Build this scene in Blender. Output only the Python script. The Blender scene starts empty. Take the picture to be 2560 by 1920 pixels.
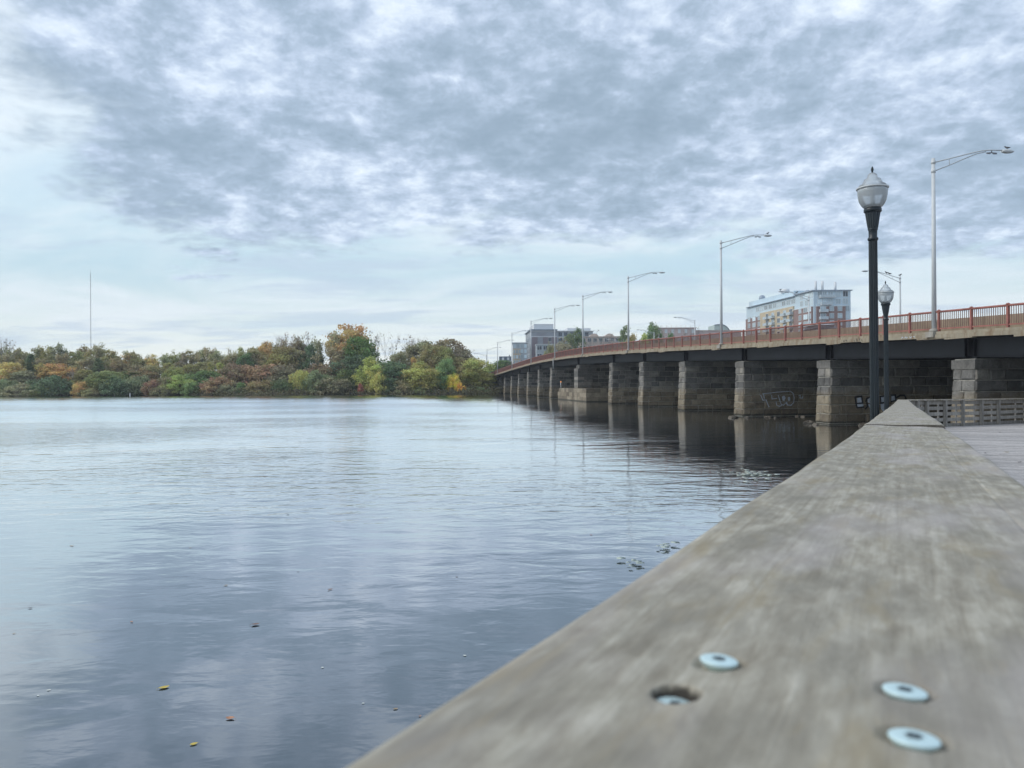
import bpy, math, random
from mathutils import Vector, Matrix

R = math.radians
scene = bpy.context.scene
COL = scene.collection
rnd = random.Random(7)

# ------------------------------------------------------------------ camera frame
EYE = Vector((0, 0, 3.05)); F = 1920.0; ROLL = R(0.30)
FW = Vector((0, 1, 0)); RT = Vector((math.cos(ROLL), 0, -math.sin(ROLL))); UP = Vector((math.sin(ROLL), 0, math.cos(ROLL)))

def ray(px, py):
    return FW + RT * ((px - 1280) / F) + UP * ((960.5 - py) / F)

def at(px, py, Y):
    d = ray(px, py)
    return EYE + d * (Y / d.y)

def on_z(px, py, z):
    d = ray(px, py)
    return EYE + d * ((z - EYE.z) / d.z)

# ------------------------------------------------------------------ mesh helper
class MB:
    def __init__(s):
        s.v = []; s.f = []; s.loc = []; s.m = []; s.sm = []
    def vert(s, co, loc=(0, 0, 0)):
        s.v.append(tuple(co)); s.loc.append(tuple(loc)); return len(s.v) - 1
    def face(s, ids, m=0, smooth=False):
        s.f.append(tuple(ids)); s.m.append(m); s.sm.append(smooth)
    def quad(s, a, b, c, d, m=0, loc=None):
        L = loc or [(0, 0, 0)] * 4
        s.face([s.vert(a, L[0]), s.vert(b, L[1]), s.vert(c, L[2]), s.vert(d, L[3])], m)
    def frame_box(s, o, a, b, c, m=0):
        """box with corner o and edge vectors a, b, c"""
        o, a, b, c = Vector(o), Vector(a), Vector(b), Vector(c)
        la, lb, lc = a.length, b.length, c.length
        ids = []
        for k in range(8):
            i, j, l = k & 1, (k >> 1) & 1, (k >> 2) & 1
            ids.append(s.vert(o + a * i + b * j + c * l, (la * i, lb * j, lc * l)))
        for q in ((0, 2, 3, 1), (4, 5, 7, 6), (0, 1, 5, 4), (2, 6, 7, 3), (0, 4, 6, 2), (1, 3, 7, 5)):
            s.face([ids[i] for i in q], m)
    def box(s, x0, x1, y0, y1, z0, z1, m=0):
        s.frame_box((x0, y0, z0), (x1 - x0, 0, 0), (0, y1 - y0, 0), (0, 0, z1 - z0), m)
    def beam(s, p, q, w, h, m=0, up=(0, 0, 1)):
        p, q = Vector(p), Vector(q); a = q - p
        side = a.cross(Vector(up)).normalized(); u = side.cross(a).normalized()
        s.frame_box(p - side * w / 2 - u * h / 2, a, side * w, u * h, m)
    def tube(s, pts, radii, n=8, m=0, cap=True, smooth=True):
        pts = [Vector(p) for p in pts]; rings = []
        ref = Vector((0.31, 0.17, 0.93)).normalized()
        for i, p in enumerate(pts):
            t = (pts[min(i + 1, len(pts) - 1)] - pts[max(i - 1, 0)])
            if t.length < 1e-9: t = Vector((0, 0, 1))
            t.normalize()
            r = ref if abs(t.dot(ref)) < 0.97 else Vector((1, 0, 0))
            a = t.cross(r).normalized(); b = t.cross(a)
            rings.append([s.vert(p + (a * math.cos(2 * math.pi * k / n) + b * math.sin(2 * math.pi * k / n)) * radii[i], (k / n, i, 0)) for k in range(n)])
        for i in range(len(rings) - 1):
            for k in range(n):
                s.face([rings[i][k], rings[i][(k + 1) % n], rings[i + 1][(k + 1) % n], rings[i + 1][k]], m, smooth)
        if cap:
            s.face(rings[0][::-1], m); s.face(rings[-1], m)
    def lathe(s, prof, n=24, c=(0, 0, 0), m=0, smooth=True, flute=0, fl=0.0):
        c = Vector(c); rings = []
        for (r, z) in prof:
            ring = []
            for k in range(n):
                a = 2 * math.pi * k / n
                rr = r * (1 - (fl if (flute and k % 2) else 0))
                ring.append(s.vert(c + Vector((rr * math.cos(a), rr * math.sin(a), z)), (a, z, 0)))
            rings.append(ring)
        for i in range(len(rings) - 1):
            for k in range(n):
                s.face([rings[i][k], rings[i][(k + 1) % n], rings[i + 1][(k + 1) % n], rings[i + 1][k]], m, smooth)
        s.face(rings[0][::-1], m); s.face(rings[-1], m)
    def mesh(s, name, mats):
        me = bpy.data.meshes.new(name)
        me.from_pydata(s.v, [], s.f)
        for mt in (mats if isinstance(mats, (list, tuple)) else [mats]): me.materials.append(mt)
        me.polygons.foreach_set('material_index', s.m)
        me.polygons.foreach_set('use_smooth', s.sm)
        at_ = me.attributes.new('loc', 'FLOAT_VECTOR', 'POINT')
        at_.data.foreach_set('vector', [c for l in s.loc for c in l])
        me.update()
        return me
    def build(s, name, mats, parent=None):
        return link(name, s.mesh(name, mats), parent)

def link(name, data, parent=None):
    o = bpy.data.objects.new(name, data); COL.objects.link(o)
    if parent is not None:
        o.parent = parent
    return o

def tag(o, label=None, cat=None, group=None, kind=None):
    if label: o['label'] = label
    if cat: o['category'] = cat
    if group: o['group'] = group
    if kind: o['kind'] = kind
    return o

def empty(name, loc=(0, 0, 0), rz=0.0):
    o = bpy.data.objects.new(name, None); COL.objects.link(o)
    o.location = loc; o.rotation_euler = (0, 0, rz); o.empty_display_size = 0.3
    return o

def copy_tree(o, parent=None):
    c = o.copy(); COL.objects.link(c)
    if parent is not None: c.parent = parent
    for ch in [x for x in bpy.data.objects if x.parent == o]:
        copy_tree(ch, c)
    return c

ORD = ['first', 'second', 'third', 'fourth', 'fifth', 'sixth', 'seventh', 'eighth', 'ninth', 'tenth', 'eleventh', 'twelfth',
       'thirteenth', 'fourteenth', 'fifteenth', 'sixteenth', 'seventeenth', 'eighteenth', 'nineteenth', 'twentieth', 'twenty-first',
       'twenty-second', 'twenty-third', 'twenty-fourth', 'twenty-fifth', 'twenty-sixth', 'twenty-seventh', 'twenty-eighth', 'twenty-ninth',
       'thirtieth', 'thirty-first', 'thirty-second', 'thirty-third', 'thirty-fourth', 'thirty-fifth', 'thirty-sixth', 'thirty-seventh',
       'thirty-eighth', 'thirty-ninth', 'fortieth', 'forty-first', 'forty-second', 'forty-third', 'forty-fourth', 'forty-fifth', 'forty-sixth',
       'forty-seventh', 'forty-eighth', 'forty-ninth', 'fiftieth']

# ------------------------------------------------------------------ node helper
class NT:
    def __init__(s, tree):
        s.t = tree; s.n = tree.nodes; s.l = tree.links
    def node(s, typ, **kw):
        nd = s.n.new(typ)
        for k, v in kw.items():
            setattr(nd, k, v)
        return nd
    def set(s, sock, val):
        if hasattr(val, 'is_output') or isinstance(val, bpy.types.NodeSocket):
            s.l.new(val, sock)
        else:
            sock.default_value = val
    def math(s, op, a, b=None, c=None, clamp=False):
        nd = s.node('ShaderNodeMath', operation=op); nd.use_clamp = clamp
        s.set(nd.inputs[0], a)
        if b is not None: s.set(nd.inputs[1], b)
        if c is not None: s.set(nd.inputs[2], c)
        return nd.outputs[0]
    def vmath(s, op, a, b=None):
        nd = s.node('ShaderNodeVectorMath', operation=op)
        s.set(nd.inputs[0], a)
        if b is not None: s.set(nd.inputs[1], b)
        return nd.outputs[0]
    def mapr(s, v, a, b, c=0.0, d=1.0, smooth=False):
        nd = s.node('ShaderNodeMapRange')
        if smooth: nd.interpolation_type = 'SMOOTHSTEP'
        s.set(nd.inputs[0], v); nd.inputs[1].default_value = a; nd.inputs[2].default_value = b
        s.set(nd.inputs[3], c); s.set(nd.inputs[4], d)
        return nd.outputs[0]
    def noise(s, vec, scale, detail=4, rough=0.55, dist=0.0, out=0):
        nd = s.node('ShaderNodeTexNoise')
        if vec is not None: s.l.new(vec, nd.inputs['Vector'])
        nd.inputs['Scale'].default_value = scale; nd.inputs['Detail'].default_value = detail
        nd.inputs['Roughness'].default_value = rough; nd.inputs['Distortion'].default_value = dist
        return nd.outputs[out]
    def mix(s, fac, a, b, blend='MIX'):
        nd = s.node('ShaderNodeMix', data_type='RGBA', blend_type=blend)
        s.set(nd.inputs[0], fac); s.set(nd.inputs[6], c4(a)); s.set(nd.inputs[7], c4(b))
        return nd.outputs[2]
    def ramp(s, fac, stops, interp='LINEAR'):
        nd = s.node('ShaderNodeValToRGB'); cr = nd.color_ramp; cr.interpolation = interp
        while len(cr.elements) < len(stops): cr.elements.new(0.5)
        for e, (p, c) in zip(cr.elements, stops):
            e.position = p; e.color = c4(c)
        s.set(nd.inputs[0], fac)
        return nd.outputs[0]
    def combine(s, x, y, z):
        nd = s.node('ShaderNodeCombineXYZ')
        s.set(nd.inputs[0], x); s.set(nd.inputs[1], y); s.set(nd.inputs[2], z)
        return nd.outputs[0]
    def sep(s, v):
        nd = s.node('ShaderNodeSeparateXYZ'); s.l.new(v, nd.inputs[0]); return nd.outputs
    def attr(s, name):
        nd = s.node('ShaderNodeAttribute'); nd.attribute_name = name; return nd
    def bump(s, h, strength, dist, normal=None):
        nd = s.node('ShaderNodeBump'); s.l.new(h, nd.inputs['Height'])
        nd.inputs['Strength'].default_value = strength; nd.inputs['Distance'].default_value = dist
        if normal is not None: s.l.new(normal, nd.inputs['Normal'])
        return nd.outputs[0]

def c4(c):
    if isinstance(c, bpy.types.NodeSocket): return c
    return tuple(c) + (1.0,) if len(c) == 3 else tuple(c)

def material(name):
    m = bpy.data.materials.new(name); m.use_nodes = True
    nt = NT(m.node_tree); b = m.node_tree.nodes['Principled BSDF']
    return m, nt, b

def simple(name, col, rough=0.6, metal=0.0, var=0.15, scale=3.0, bump=0.0, bscale=20.0):
    """plain paint or metal with uneven weathering"""
    m, nt, b = material(name)
    tc = nt.node('ShaderNodeTexCoord').outputs['Object']
    n = nt.noise(tc, scale, 6, 0.65)
    dark = tuple(c * (1 - var) for c in col); light = tuple(min(1, c * (1 + var)) for c in col)
    nt.set(b.inputs['Base Color'], nt.ramp(n, [(0.3, dark), (0.7, light)]))
    b.inputs['Roughness'].default_value = rough; b.inputs['Metallic'].default_value = metal
    if bump:
        nt.l.new(nt.bump(nt.noise(tc, bscale, 5, 0.6), bump, 0.02), b.inputs['Normal'])
    return m

# ------------------------------------------------------------------ materials
def mat_wood(name, c0, c1, c2, grain=1.0, stains=True):
    m, nt, b = material(name)
    loc = nt.attr('loc').outputs['Vector']
    isl = nt.node('ShaderNodeNewGeometry').outputs['Random Per Island']
    sp = nt.sep(loc)
    u = nt.math('ADD', sp[0], nt.math('MULTIPLY', isl, 37.0))
    gv = nt.combine(nt.math('MULTIPLY', u, 2.2), nt.math('MULTIPLY', sp[1], 85.0 * grain), nt.math('MULTIPLY', sp[2], 60.0))
    g = nt.noise(gv, 1.0, 6, 0.65, 0.6)
    bv = nt.combine(nt.math('MULTIPLY', u, 9.0), nt.math('MULTIPLY', sp[1], 20.0), sp[2])
    bl = nt.noise(bv, 1.0, 5, 0.6, 0.4)
    mt = nt.noise(nt.combine(nt.math('MULTIPLY', u, 20.0), nt.math('MULTIPLY', sp[1], 70.0), sp[2]), 1.0, 4, 0.6, 0.3)
    col = nt.ramp(nt.math('ADD', nt.math('MULTIPLY', g, 0.47), nt.math('MULTIPLY', mt, 0.53)), [(0.33, c0), (0.5, c1), (0.66, c2)])
    col = nt.mix(nt.mapr(bl, 0.40, 0.66, 0, 0.8), col, tuple(c * 0.60 for c in c1))
    if stains:
        st = nt.noise(nt.combine(nt.math('MULTIPLY', u, 7.0), nt.math('MULTIPLY', sp[1], 26.0), 3.1), 1.0, 4, 0.6, 0.5)
        col = nt.mix(nt.mapr(st, 0.54, 0.72, 0, 0.55), col, (0.31, 0.25, 0.15))
        pv = nt.noise(nt.combine(nt.math('MULTIPLY', u, 3.0), nt.math('MULTIPLY', sp[1], 8.0), 9.7), 1.0, 3, 0.5)
        col = nt.mix(nt.mapr(pv, 0.5, 0.7, 0, 0.5), col, (0.48, 0.435, 0.43))
    col = nt.mix(nt.mapr(sp[2], -0.001, -0.005, 0, 0.93), col, (0.022, 0.019, 0.016))  # shade painted into the screw hole and onto the board ends
    vr = nt.mapr(isl, 0, 1, 0.72, 1.2)
    col = nt.mix(1.0, col, nt.combine(vr, vr, vr), 'MULTIPLY')
    nt.set(b.inputs['Base Color'], col); b.inputs['Roughness'].default_value = 0.75
    b.inputs['Specular IOR Level'].default_value = 0.25
    nt.l.new(nt.bump(nt.math('ADD', g, mt), 0.35, 0.003), b.inputs['Normal'])
    return m

M = {}
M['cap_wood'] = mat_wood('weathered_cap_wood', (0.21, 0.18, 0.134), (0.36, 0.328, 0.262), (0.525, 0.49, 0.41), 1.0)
M['deck_wood'] = mat_wood('deck_wood', (0.29, 0.265, 0.25), (0.50, 0.465, 0.44), (0.70, 0.66, 0.63), 0.7, False)
M['rail_wood'] = mat_wood('rail_wood', (0.20, 0.185, 0.165), (0.33, 0.31, 0.28), (0.46, 0.435, 0.40), 0.8, False)

def mat_stone():
    m, nt, b = material('granite_blocks')
    geo = nt.node('ShaderNodeNewGeometry'); pos = geo.outputs['Position']; isl = geo.outputs['Random Per Island']
    z = nt.sep(pos)[2]
    n1 = nt.noise(pos, 1.4, 8, 0.7, 0.3); n2 = nt.noise(pos, 7.0, 6, 0.7)
    base = nt.ramp(isl, [(0.0, (0.10, 0.098, 0.092)), (0.35, (0.158, 0.152, 0.142)), (0.7, (0.23, 0.218, 0.198)), (1.0, (0.33, 0.305, 0.262))])
    low = nt.ramp(isl, [(0.0, (0.16, 0.124, 0.08)), (0.5, (0.25, 0.20, 0.132)), (1.0, (0.35, 0.29, 0.20))])
    f = nt.mapr(nt.math('ADD', z, nt.math('MULTIPLY', n1, 1.4)), 2.6, 3.4, 1, 0, True)
    col = nt.mix(nt.math('MULTIPLY', f, 0.85), base, low)
    k = nt.mapr(n1, 0.3, 0.7, 0.55, 1.25); col = nt.mix(1.0, col, nt.combine(k, k, k), 'MULTIPLY')
    k2 = nt.mapr(n2, 0.3, 0.75, 0.75, 1.2); col = nt.mix(1.0, col, nt.combine(k2, k2, k2), 'MULTIPLY')
    # lime streaks and the tide mark
    sv = nt.vmath('MULTIPLY', pos, (3.0, 3.0, 0.5))
    col = nt.mix(nt.mapr(nt.noise(sv, 1.6, 4, 0.6), 0.63, 0.75, 0, 0.55), col, (0.42, 0.41, 0.385))
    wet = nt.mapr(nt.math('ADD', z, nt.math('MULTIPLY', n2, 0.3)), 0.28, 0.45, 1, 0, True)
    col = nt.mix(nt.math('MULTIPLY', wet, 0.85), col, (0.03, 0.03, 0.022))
    nt.set(b.inputs['Base Color'], col); b.inputs['Roughness'].default_value = 0.85
    nt.l.new(nt.bump(nt.math('ADD', n1, nt.math('MULTIPLY', n2, 0.6)), 0.8, 0.12), b.inputs['Normal'])
    return m
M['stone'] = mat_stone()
M['mortar'] = simple('lime_mortar', (0.52, 0.49, 0.42), 0.9, var=0.35, scale=2.0)

def mat_concrete(name, c, stain, sc=0.6):
    m, nt, b = material(name)
    pos = nt.node('ShaderNodeNewGeometry').outputs['Position']
    n = nt.noise(pos, sc, 8, 0.7, 0.5); s2 = nt.noise(nt.vmath('MULTIPLY', pos, (2.2, 2.2, 0.35)), 1.3, 5, 0.65)
    col = nt.ramp(n, [(0.3, tuple(x * 0.72 for x in c)), (0.55, c), (0.75, tuple(x * 1.2 for x in c))])
    col = nt.mix(nt.mapr(s2, 0.47, 0.66, 0, 0.85), col, stain)
    nt.set(b.inputs['Base Color'], col); b.inputs['Roughness'].default_value = 0.9
    nt.l.new(nt.bump(nt.noise(pos, 6, 6, 0.7), 0.4, 0.03), b.inputs['Normal'])
    return m
M['fascia'] = mat_concrete('fascia_concrete', (0.33, 0.285, 0.21), (0.18, 0.115, 0.065), 0.9)
M['barrier'] = mat_concrete('barrier_concrete', (0.34, 0.27, 0.185), (0.21, 0.15, 0.095))
M['pedestal'] = mat_concrete('pedestal_concrete', (0.36, 0.34, 0.30), (0.24, 0.2, 0.15))
M['asphalt'] = simple('asphalt', (0.06, 0.06, 0.062), 0.9)
M['girder'] = simple('girder_steel', (0.014, 0.015, 0.020), 0.6, 0.0, 0.35, 0.8)
M['red_paint'] = simple('red_rail_paint', (0.30, 0.11, 0.085), 0.55, var=0.3, scale=2.5)
M['picket'] = simple('picket_paint', (0.21, 0.115, 0.095), 0.6, var=0.3, scale=2.5)
M['galv'] = simple('galvanised_steel', (0.58, 0.60, 0.60), 0.55, 0.0, 0.10, 1.5)
M['black_paint'] = simple('dark_post_paint', (0.009, 0.016, 0.021), 0.42, 0.0, 0.3, 4.0)
M['bird'] = simple('bird_feathers', (0.09, 0.09, 0.10), 0.8, var=0.5, scale=20)
M['gull'] = simple('gull_feathers', (0.5, 0.5, 0.52), 0.8, var=0.3, scale=20)
M['zinc'] = simple('zinc_screw', (0.64, 0.80, 0.80), 0.5, 0.4, 0.1, 90)
M['zinc_dark'] = simple('screw_recess', (0.05, 0.07, 0.08), 0.5, 0.3)
M['hole'] = simple('old_hole', (0.045, 0.038, 0.03), 0.9)
M['rock'] = simple('shore_rock', (0.13, 0.112, 0.09), 0.85, var=0.5, scale=2.0, bump=0.5, bscale=6)
M['pale_rock'] = simple('pale_bank_rock', (0.42, 0.37, 0.33), 0.9, var=0.3, scale=0.6, bump=0.4, bscale=3)
M['white'] = simple('white_paint', (0.75, 0.76, 0.76), 0.6, var=0.08)
M['green_sign'] = simple('green_sign', (0.01, 0.19, 0.13), 0.5, var=0.1)
M['mast'] = simple('mast_steel', (0.25, 0.26, 0.29), 0.6)
M['graf_w'] = simple('white_spray', (0.52, 0.57, 0.64), 0.8, var=0.25, scale=6)
M['graf_b'] = simple('black_spray', (0.012, 0.012, 0.014), 0.8)

def glass_clear():
    m = bpy.data.materials.new('clear_lens'); m.use_nodes = True
    nt = NT(m.node_tree); m.node_tree.nodes.remove(m.node_tree.nodes['Principled BSDF'])
    out = m.node_tree.nodes['Material Output']
    tr = nt.node('ShaderNodeBsdfTransparent'); tr.inputs[0].default_value = (0.93, 0.95, 0.96, 1)
    gl = nt.node('ShaderNodeBsdfGlossy'); gl.inputs['Roughness'].default_value = 0.08
    df = nt.node('ShaderNodeBsdfDiffuse'); df.inputs[0].default_value = (0.86, 0.90, 0.92, 1)
    tl = nt.node('ShaderNodeBsdfTranslucent'); tl.inputs[0].default_value = (0.86, 0.90, 0.92, 1)
    a = nt.node('ShaderNodeMixShader'); a.inputs[0].default_value = 0.5
    nt.l.new(df.outputs[0], a.inputs[1]); nt.l.new(tl.outputs[0], a.inputs[2])
    b = nt.node('ShaderNodeMixShader'); b.inputs[0].default_value = 0.55
    nt.l.new(tr.outputs[0], b.inputs[1]); nt.l.new(a.outputs[0], b.inputs[2])
    fr = nt.node('ShaderNodeFresnel'); fr.inputs[0].default_value = 1.45
    c = nt.node('ShaderNodeMixShader'); nt.l.new(fr.outputs[0], c.inputs[0])
    nt.l.new(b.outputs[0], c.inputs[1]); nt.l.new(gl.outputs[0], c.inputs[2])
    nt.l.new(c.outputs[0], out.inputs[0])
    return m
M['lens'] = glass_clear()

def mat_foliage():
    m = bpy.data.materials.new('autumn_leaves'); m.use_nodes = True
    nt = NT(m.node_tree); m.node_tree.nodes.remove(m.node_tree.nodes['Principled BSDF'])
    out = m.node_tree.nodes['Material Output']
    oc = nt.node('ShaderNodeObjectInfo').outputs['Color']
    isl = nt.node('ShaderNodeNewGeometry').outputs['Random Per Island']
    tint = nt.sep(nt.attr('loc').outputs['Vector'])
    v = nt.math('MULTIPLY', nt.mapr(isl, 0, 1, 0.75, 1.25), nt.mapr(tint[0], 0, 1, 0.74, 1.26))
    col = nt.mix(1.0, oc, nt.combine(v, v, v), 'MULTIPLY')
    hs = nt.node('ShaderNodeHueSaturation')
    nt.set(hs.inputs['Hue'], nt.mapr(tint[1], 0, 1, 0.472, 0.528)); hs.inputs['Saturation'].default_value = 1.0
    nt.l.new(col, hs.inputs['Color'])
    df = nt.node('ShaderNodeBsdfDiffuse'); tl = nt.node('ShaderNodeBsdfTranslucent')
    nt.l.new(hs.outputs[0], df.inputs[0]); nt.l.new(hs.outputs[0], tl.inputs[0])
    mx = nt.node('ShaderNodeMixShader'); mx.inputs[0].default_value = 0.42
    nt.l.new(df.outputs[0], mx.inputs[1]); nt.l.new(tl.outputs[0], mx.inputs[2])
    nt.l.new(mx.outputs[0], out.inputs[0])
    return m
M['leaf'] = mat_foliage()
M['bark'] = simple('bark', (0.20, 0.18, 0.16), 0.9, var=0.3, scale=1.0)
M['pale_bark'] = simple('pale_bark', (0.42, 0.40, 0.37), 0.9, var=0.25, scale=1.0)
M['twigs'] = simple('bare_twigs', (0.33, 0.30, 0.28), 0.9, var=0.2, scale=1.0)

# ------------------------------------------------------------------ sky, sun
SUN_EL, SUN_AZ = R(40), R(266)      # azimuth clockwise from +Y
def make_world():
    w = bpy.data.worlds.new('World'); scene.world = w; w.use_nodes = True
    nt = NT(w.node_tree); bg = w.node_tree.nodes['Background']
    d = nt.vmath('NORMALIZE', nt.node('ShaderNodeTexCoord').outputs['Generated'])
    x, y, z = nt.sep(d)
    zc = nt.math('MAXIMUM', z, 0.012)
    zz = nt.math('ADD', zc, 0.10)
    u = nt.math('DIVIDE', x, zz); v = nt.math('DIVIDE', y, zz)
    P = nt.combine(u, v, 0.0)
    # wind-rotated plane coordinates: clouds lie on a flat layer overhead
    e1 = nt.noise(P, 0.9, 5, 0.6, 0.2); e2 = nt.noise(nt.vmath('ADD', P, (7.3, 3.1, 0)), 3.4, 7, 0.62, 0.3)
    edge = nt.math('ADD', nt.math('MULTIPLY', nt.math('SUBTRACT', e1, 0.5), 3.2), nt.math('MULTIPLY', nt.math('SUBTRACT', e2, 0.5), 1.6))
    m1 = nt.mapr(nt.math('ADD', nt.math('ADD', u, 1.37), nt.math('MULTIPLY', edge, 0.75)), -0.20, 0.30, 0, 1, True)
    m2 = nt.mapr(nt.math('ADD', nt.math('SUBTRACT', 3.55, v), nt.math('MULTIPLY', edge, 1.0)), -0.25, 0.45, 0, 1, True)
    sheet = nt.math('MULTIPLY', m1, m2)
    # clear part of the sky: pale, milky towards the horizon
    base = nt.ramp(zc, [(0.0, (0.63, 0.695, 0.69)), (0.035, (0.705, 0.745, 0.715)), (0.085, (0.57, 0.66, 0.68)), (0.135, (0.42, 0.565, 0.635)),
                        (0.2, (0.49, 0.62, 0.695)), (0.32, (0.60, 0.69, 0.765)), (1.0, (0.52, 0.62, 0.76))])
    sv = nt.combine(nt.math('MULTIPLY', u, 0.6), nt.math('MULTIPLY', v, 0.7), 2.0)
    veil = nt.noise(sv, 1.0, 6, 0.6, 0.8)
    base = nt.mix(nt.mapr(veil, 0.42, 0.68, 0, 0.7, True), base, (0.67, 0.725, 0.775))
    base = nt.mix(nt.mapr(veil, 0.5, 0.3, 0, 0.35, True), base, (0.40, 0.545, 0.67))
    # grey streaks low over the horizon
    s1 = nt.noise(nt.combine(nt.math('MULTIPLY', u, 0.8), nt.math('MULTIPLY', v, 1.5), 5.5), 1.0, 7, 0.6, 0.25)
    low = nt.math('MULTIPLY', nt.mapr(s1, 0.49, 0.62, 0, 0.62, True), nt.mapr(zc, 0.28, 0.17, 0, 1, True))
    base = nt.mix(low, base, (0.42, 0.515, 0.625))
    # the cloud sheet itself
    big = nt.noise(nt.vmath('ADD', P, (1.7, 9.2, 0)), 1.25, 4, 0.55, 0.3)
    z2 = nt.math('ADD', zc, 0.26); Q = nt.combine(nt.math('DIVIDE', x, z2), nt.math('DIVIDE', y, z2), 1.3)
    med = nt.noise(Q, 7.6, 9, 0.62, 0.2)
    fine = nt.math('SUBTRACT', nt.noise(nt.vmath('ADD', Q, (3.3, 0.7, 4)), 22.0, 7, 0.64, 0.1), 0.12)
    dens = nt.math('ADD', nt.math('ADD', nt.math('MULTIPLY', big, 0.36), nt.math('MULTIPLY', med, 0.40)), nt.math('MULTIPLY', fine, 0.24))
    band = nt.math('SUBTRACT', 1.0, nt.math('MULTIPLY', nt.math('ABSOLUTE', nt.math('SUBTRACT', v, 2.35)), 1.15), clamp=True)
    dens = nt.math('ADD', dens, nt.math('ADD', nt.math('MULTIPLY', band, 0.062), 0.022))
    cl = nt.ramp(dens, [(0.375, (0.70, 0.765, 0.84)), (0.435, (0.56, 0.645, 0.755)), (0.485, (0.415, 0.50, 0.63)), (0.54, (0.30, 0.385, 0.49)), (0.60, (0.245, 0.325, 0.415)), (0.70, (0.20, 0.275, 0.355))])
    col = nt.mix(nt.math('MULTIPLY', sheet, 0.97), base, cl)
    bk = nt.math('MULTIPLY', nt.mapr(y, 0.0, -0.45, 0.0, 1.0, True), nt.mapr(z, 0.42, 0.12, 0.03, 0.18, True))
    back = nt.math('SUBTRACT', 1.0, bk)      # dimming added low behind the viewer to keep the near pier sides dark
    col = nt.mix(1.0, col, nt.combine(back, back, back), 'MULTIPLY')
    sky = nt.node('ShaderNodeTexSky', sky_type='NISHITA'); sky.sun_disc = False
    sky.sun_elevation = SUN_EL; sky.sun_rotation = SUN_AZ
    col10 = nt.mix(1.0, col, (10.0, 10.0, 10.0), 'MULTIPLY')
    col = nt.mix(0.06, col10, sky.outputs[0])
    nt.set(bg.inputs[0], col); bg.inputs[1].default_value = 0.125
make_world()
sl = bpy.data.lights.new('sun', 'SUN'); sl.energy = 1.5; sl.angle = R(25); sl.color = (1.0, 0.96, 0.90)
so = bpy.data.objects.new('sun', sl); COL.objects.link(so)
sd = Vector((math.sin(SUN_AZ) * math.cos(SUN_EL), math.cos(SUN_AZ) * math.cos(SUN_EL), math.sin(SUN_EL)))
so.rotation_euler = sd.to_track_quat('Z', 'Y').to_euler(); so.location = sd * 500

# ------------------------------------------------------------------ water and land
def make_water():
    m, nt, b = material('river_water')
    pos = nt.node('ShaderNodeNewGeometry').outputs['Position']
    x, y, z = nt.sep(pos)
    st = nt.combine(nt.math('MULTIPLY', x, 0.55), y, 0.0)
    swell = nt.noise(st, 0.45, 3, 0.5, 0.4)
    mid = nt.noise(st, 1.8, 3, 0.48, 0.4)
    fine = nt.noise(st, 7.0, 3, 0.5, 0.3)
    patch = nt.noise(nt.combine(nt.math('MULTIPLY', x, 0.5), y, 3.0), 0.06, 4, 0.55, 0.4)
    breeze = nt.mapr(patch, 0.40, 0.62, 0.35, 1.15, True)
    far = nt.mapr(y, 7.0, 24.0, 0.32, 1.25, True)
    gap = nt.math('SUBTRACT', nt.math('SUBTRACT', 29.6, nt.math('MULTIPLY', y, 0.1458)), x)     # distance from the bridge
    far = nt.math('MULTIPLY', far, nt.mapr(gap, 10.0, 46.0, 0.80, 1.75, True))
    amp = nt.math('MULTIPLY', breeze, far)
    h = nt.math('ADD', nt.math('MULTIPLY', swell, 0.030),
                nt.math('MULTIPLY', amp, nt.math('ADD', nt.math('MULTIPLY', mid, 0.021), nt.math('MULTIPLY', fine, 0.0038))))
    bp = nt.node('ShaderNodeBump'); bp.inputs['Strength'].default_value = 1.0; bp.inputs['Distance'].default_value = 1.0
    nt.l.new(h, bp.inputs['Height'])
    # wave normals leaned towards the boardwalk, put in so far water reflects brighter sky
    lean = nt.math('MULTIPLY', nt.mapr(y, 12.0, 110.0, 0.0, 0.085), nt.mapr(gap, 6.0, 30.0, 0.15, 1.0, True))
    lean = nt.math('MULTIPLY', lean, nt.mapr(y, 150.0, 222.0, 1.0, 0.45))
    nrm = nt.vmath('NORMALIZE', nt.vmath('ADD', bp.outputs[0], nt.combine(0.0, nt.math('MULTIPLY', lean, -1.0), 0.0)))
    m.node_tree.nodes.remove(b); out = m.node_tree.nodes['Material Output']
    deep = nt.node('ShaderNodeBsdfDiffuse'); deep.inputs[0].default_value = (0.020, 0.033, 0.043, 1)
    gl = nt.node('ShaderNodeBsdfGlossy'); gl.inputs['Roughness'].default_value = 0.05; gl.inputs[0].default_value = (0.97, 0.985, 1, 1); nt.l.new(nrm, gl.inputs['Normal'])
    lw = nt.node('ShaderNodeLayerWeight'); lw.inputs['Blend'].default_value = 0.5; nt.l.new(nrm, lw.inputs['Normal'])
    fac = nt.math('MULTIPLY', nt.math('POWER', lw.outputs['Facing'], 2.6), 1.24, clamp=True)
    mx = nt.node('ShaderNodeMixShader'); nt.l.new(fac, mx.inputs[0]); nt.l.new(deep.outputs[0], mx.inputs[1]); nt.l.new(gl.outputs[0], mx.inputs[2])
    nt.l.new(mx.outputs[0], out.inputs[0])
    mb = MB(); mb.quad((-620, -150, 0), (620, -150, 0), (620, 330, 0), (-620, 330, 0))
    tag(mb.build('river_water', m), 'calm grey blue river reflecting the cloudy sky', None, None, 'structure')
make_water()

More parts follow.
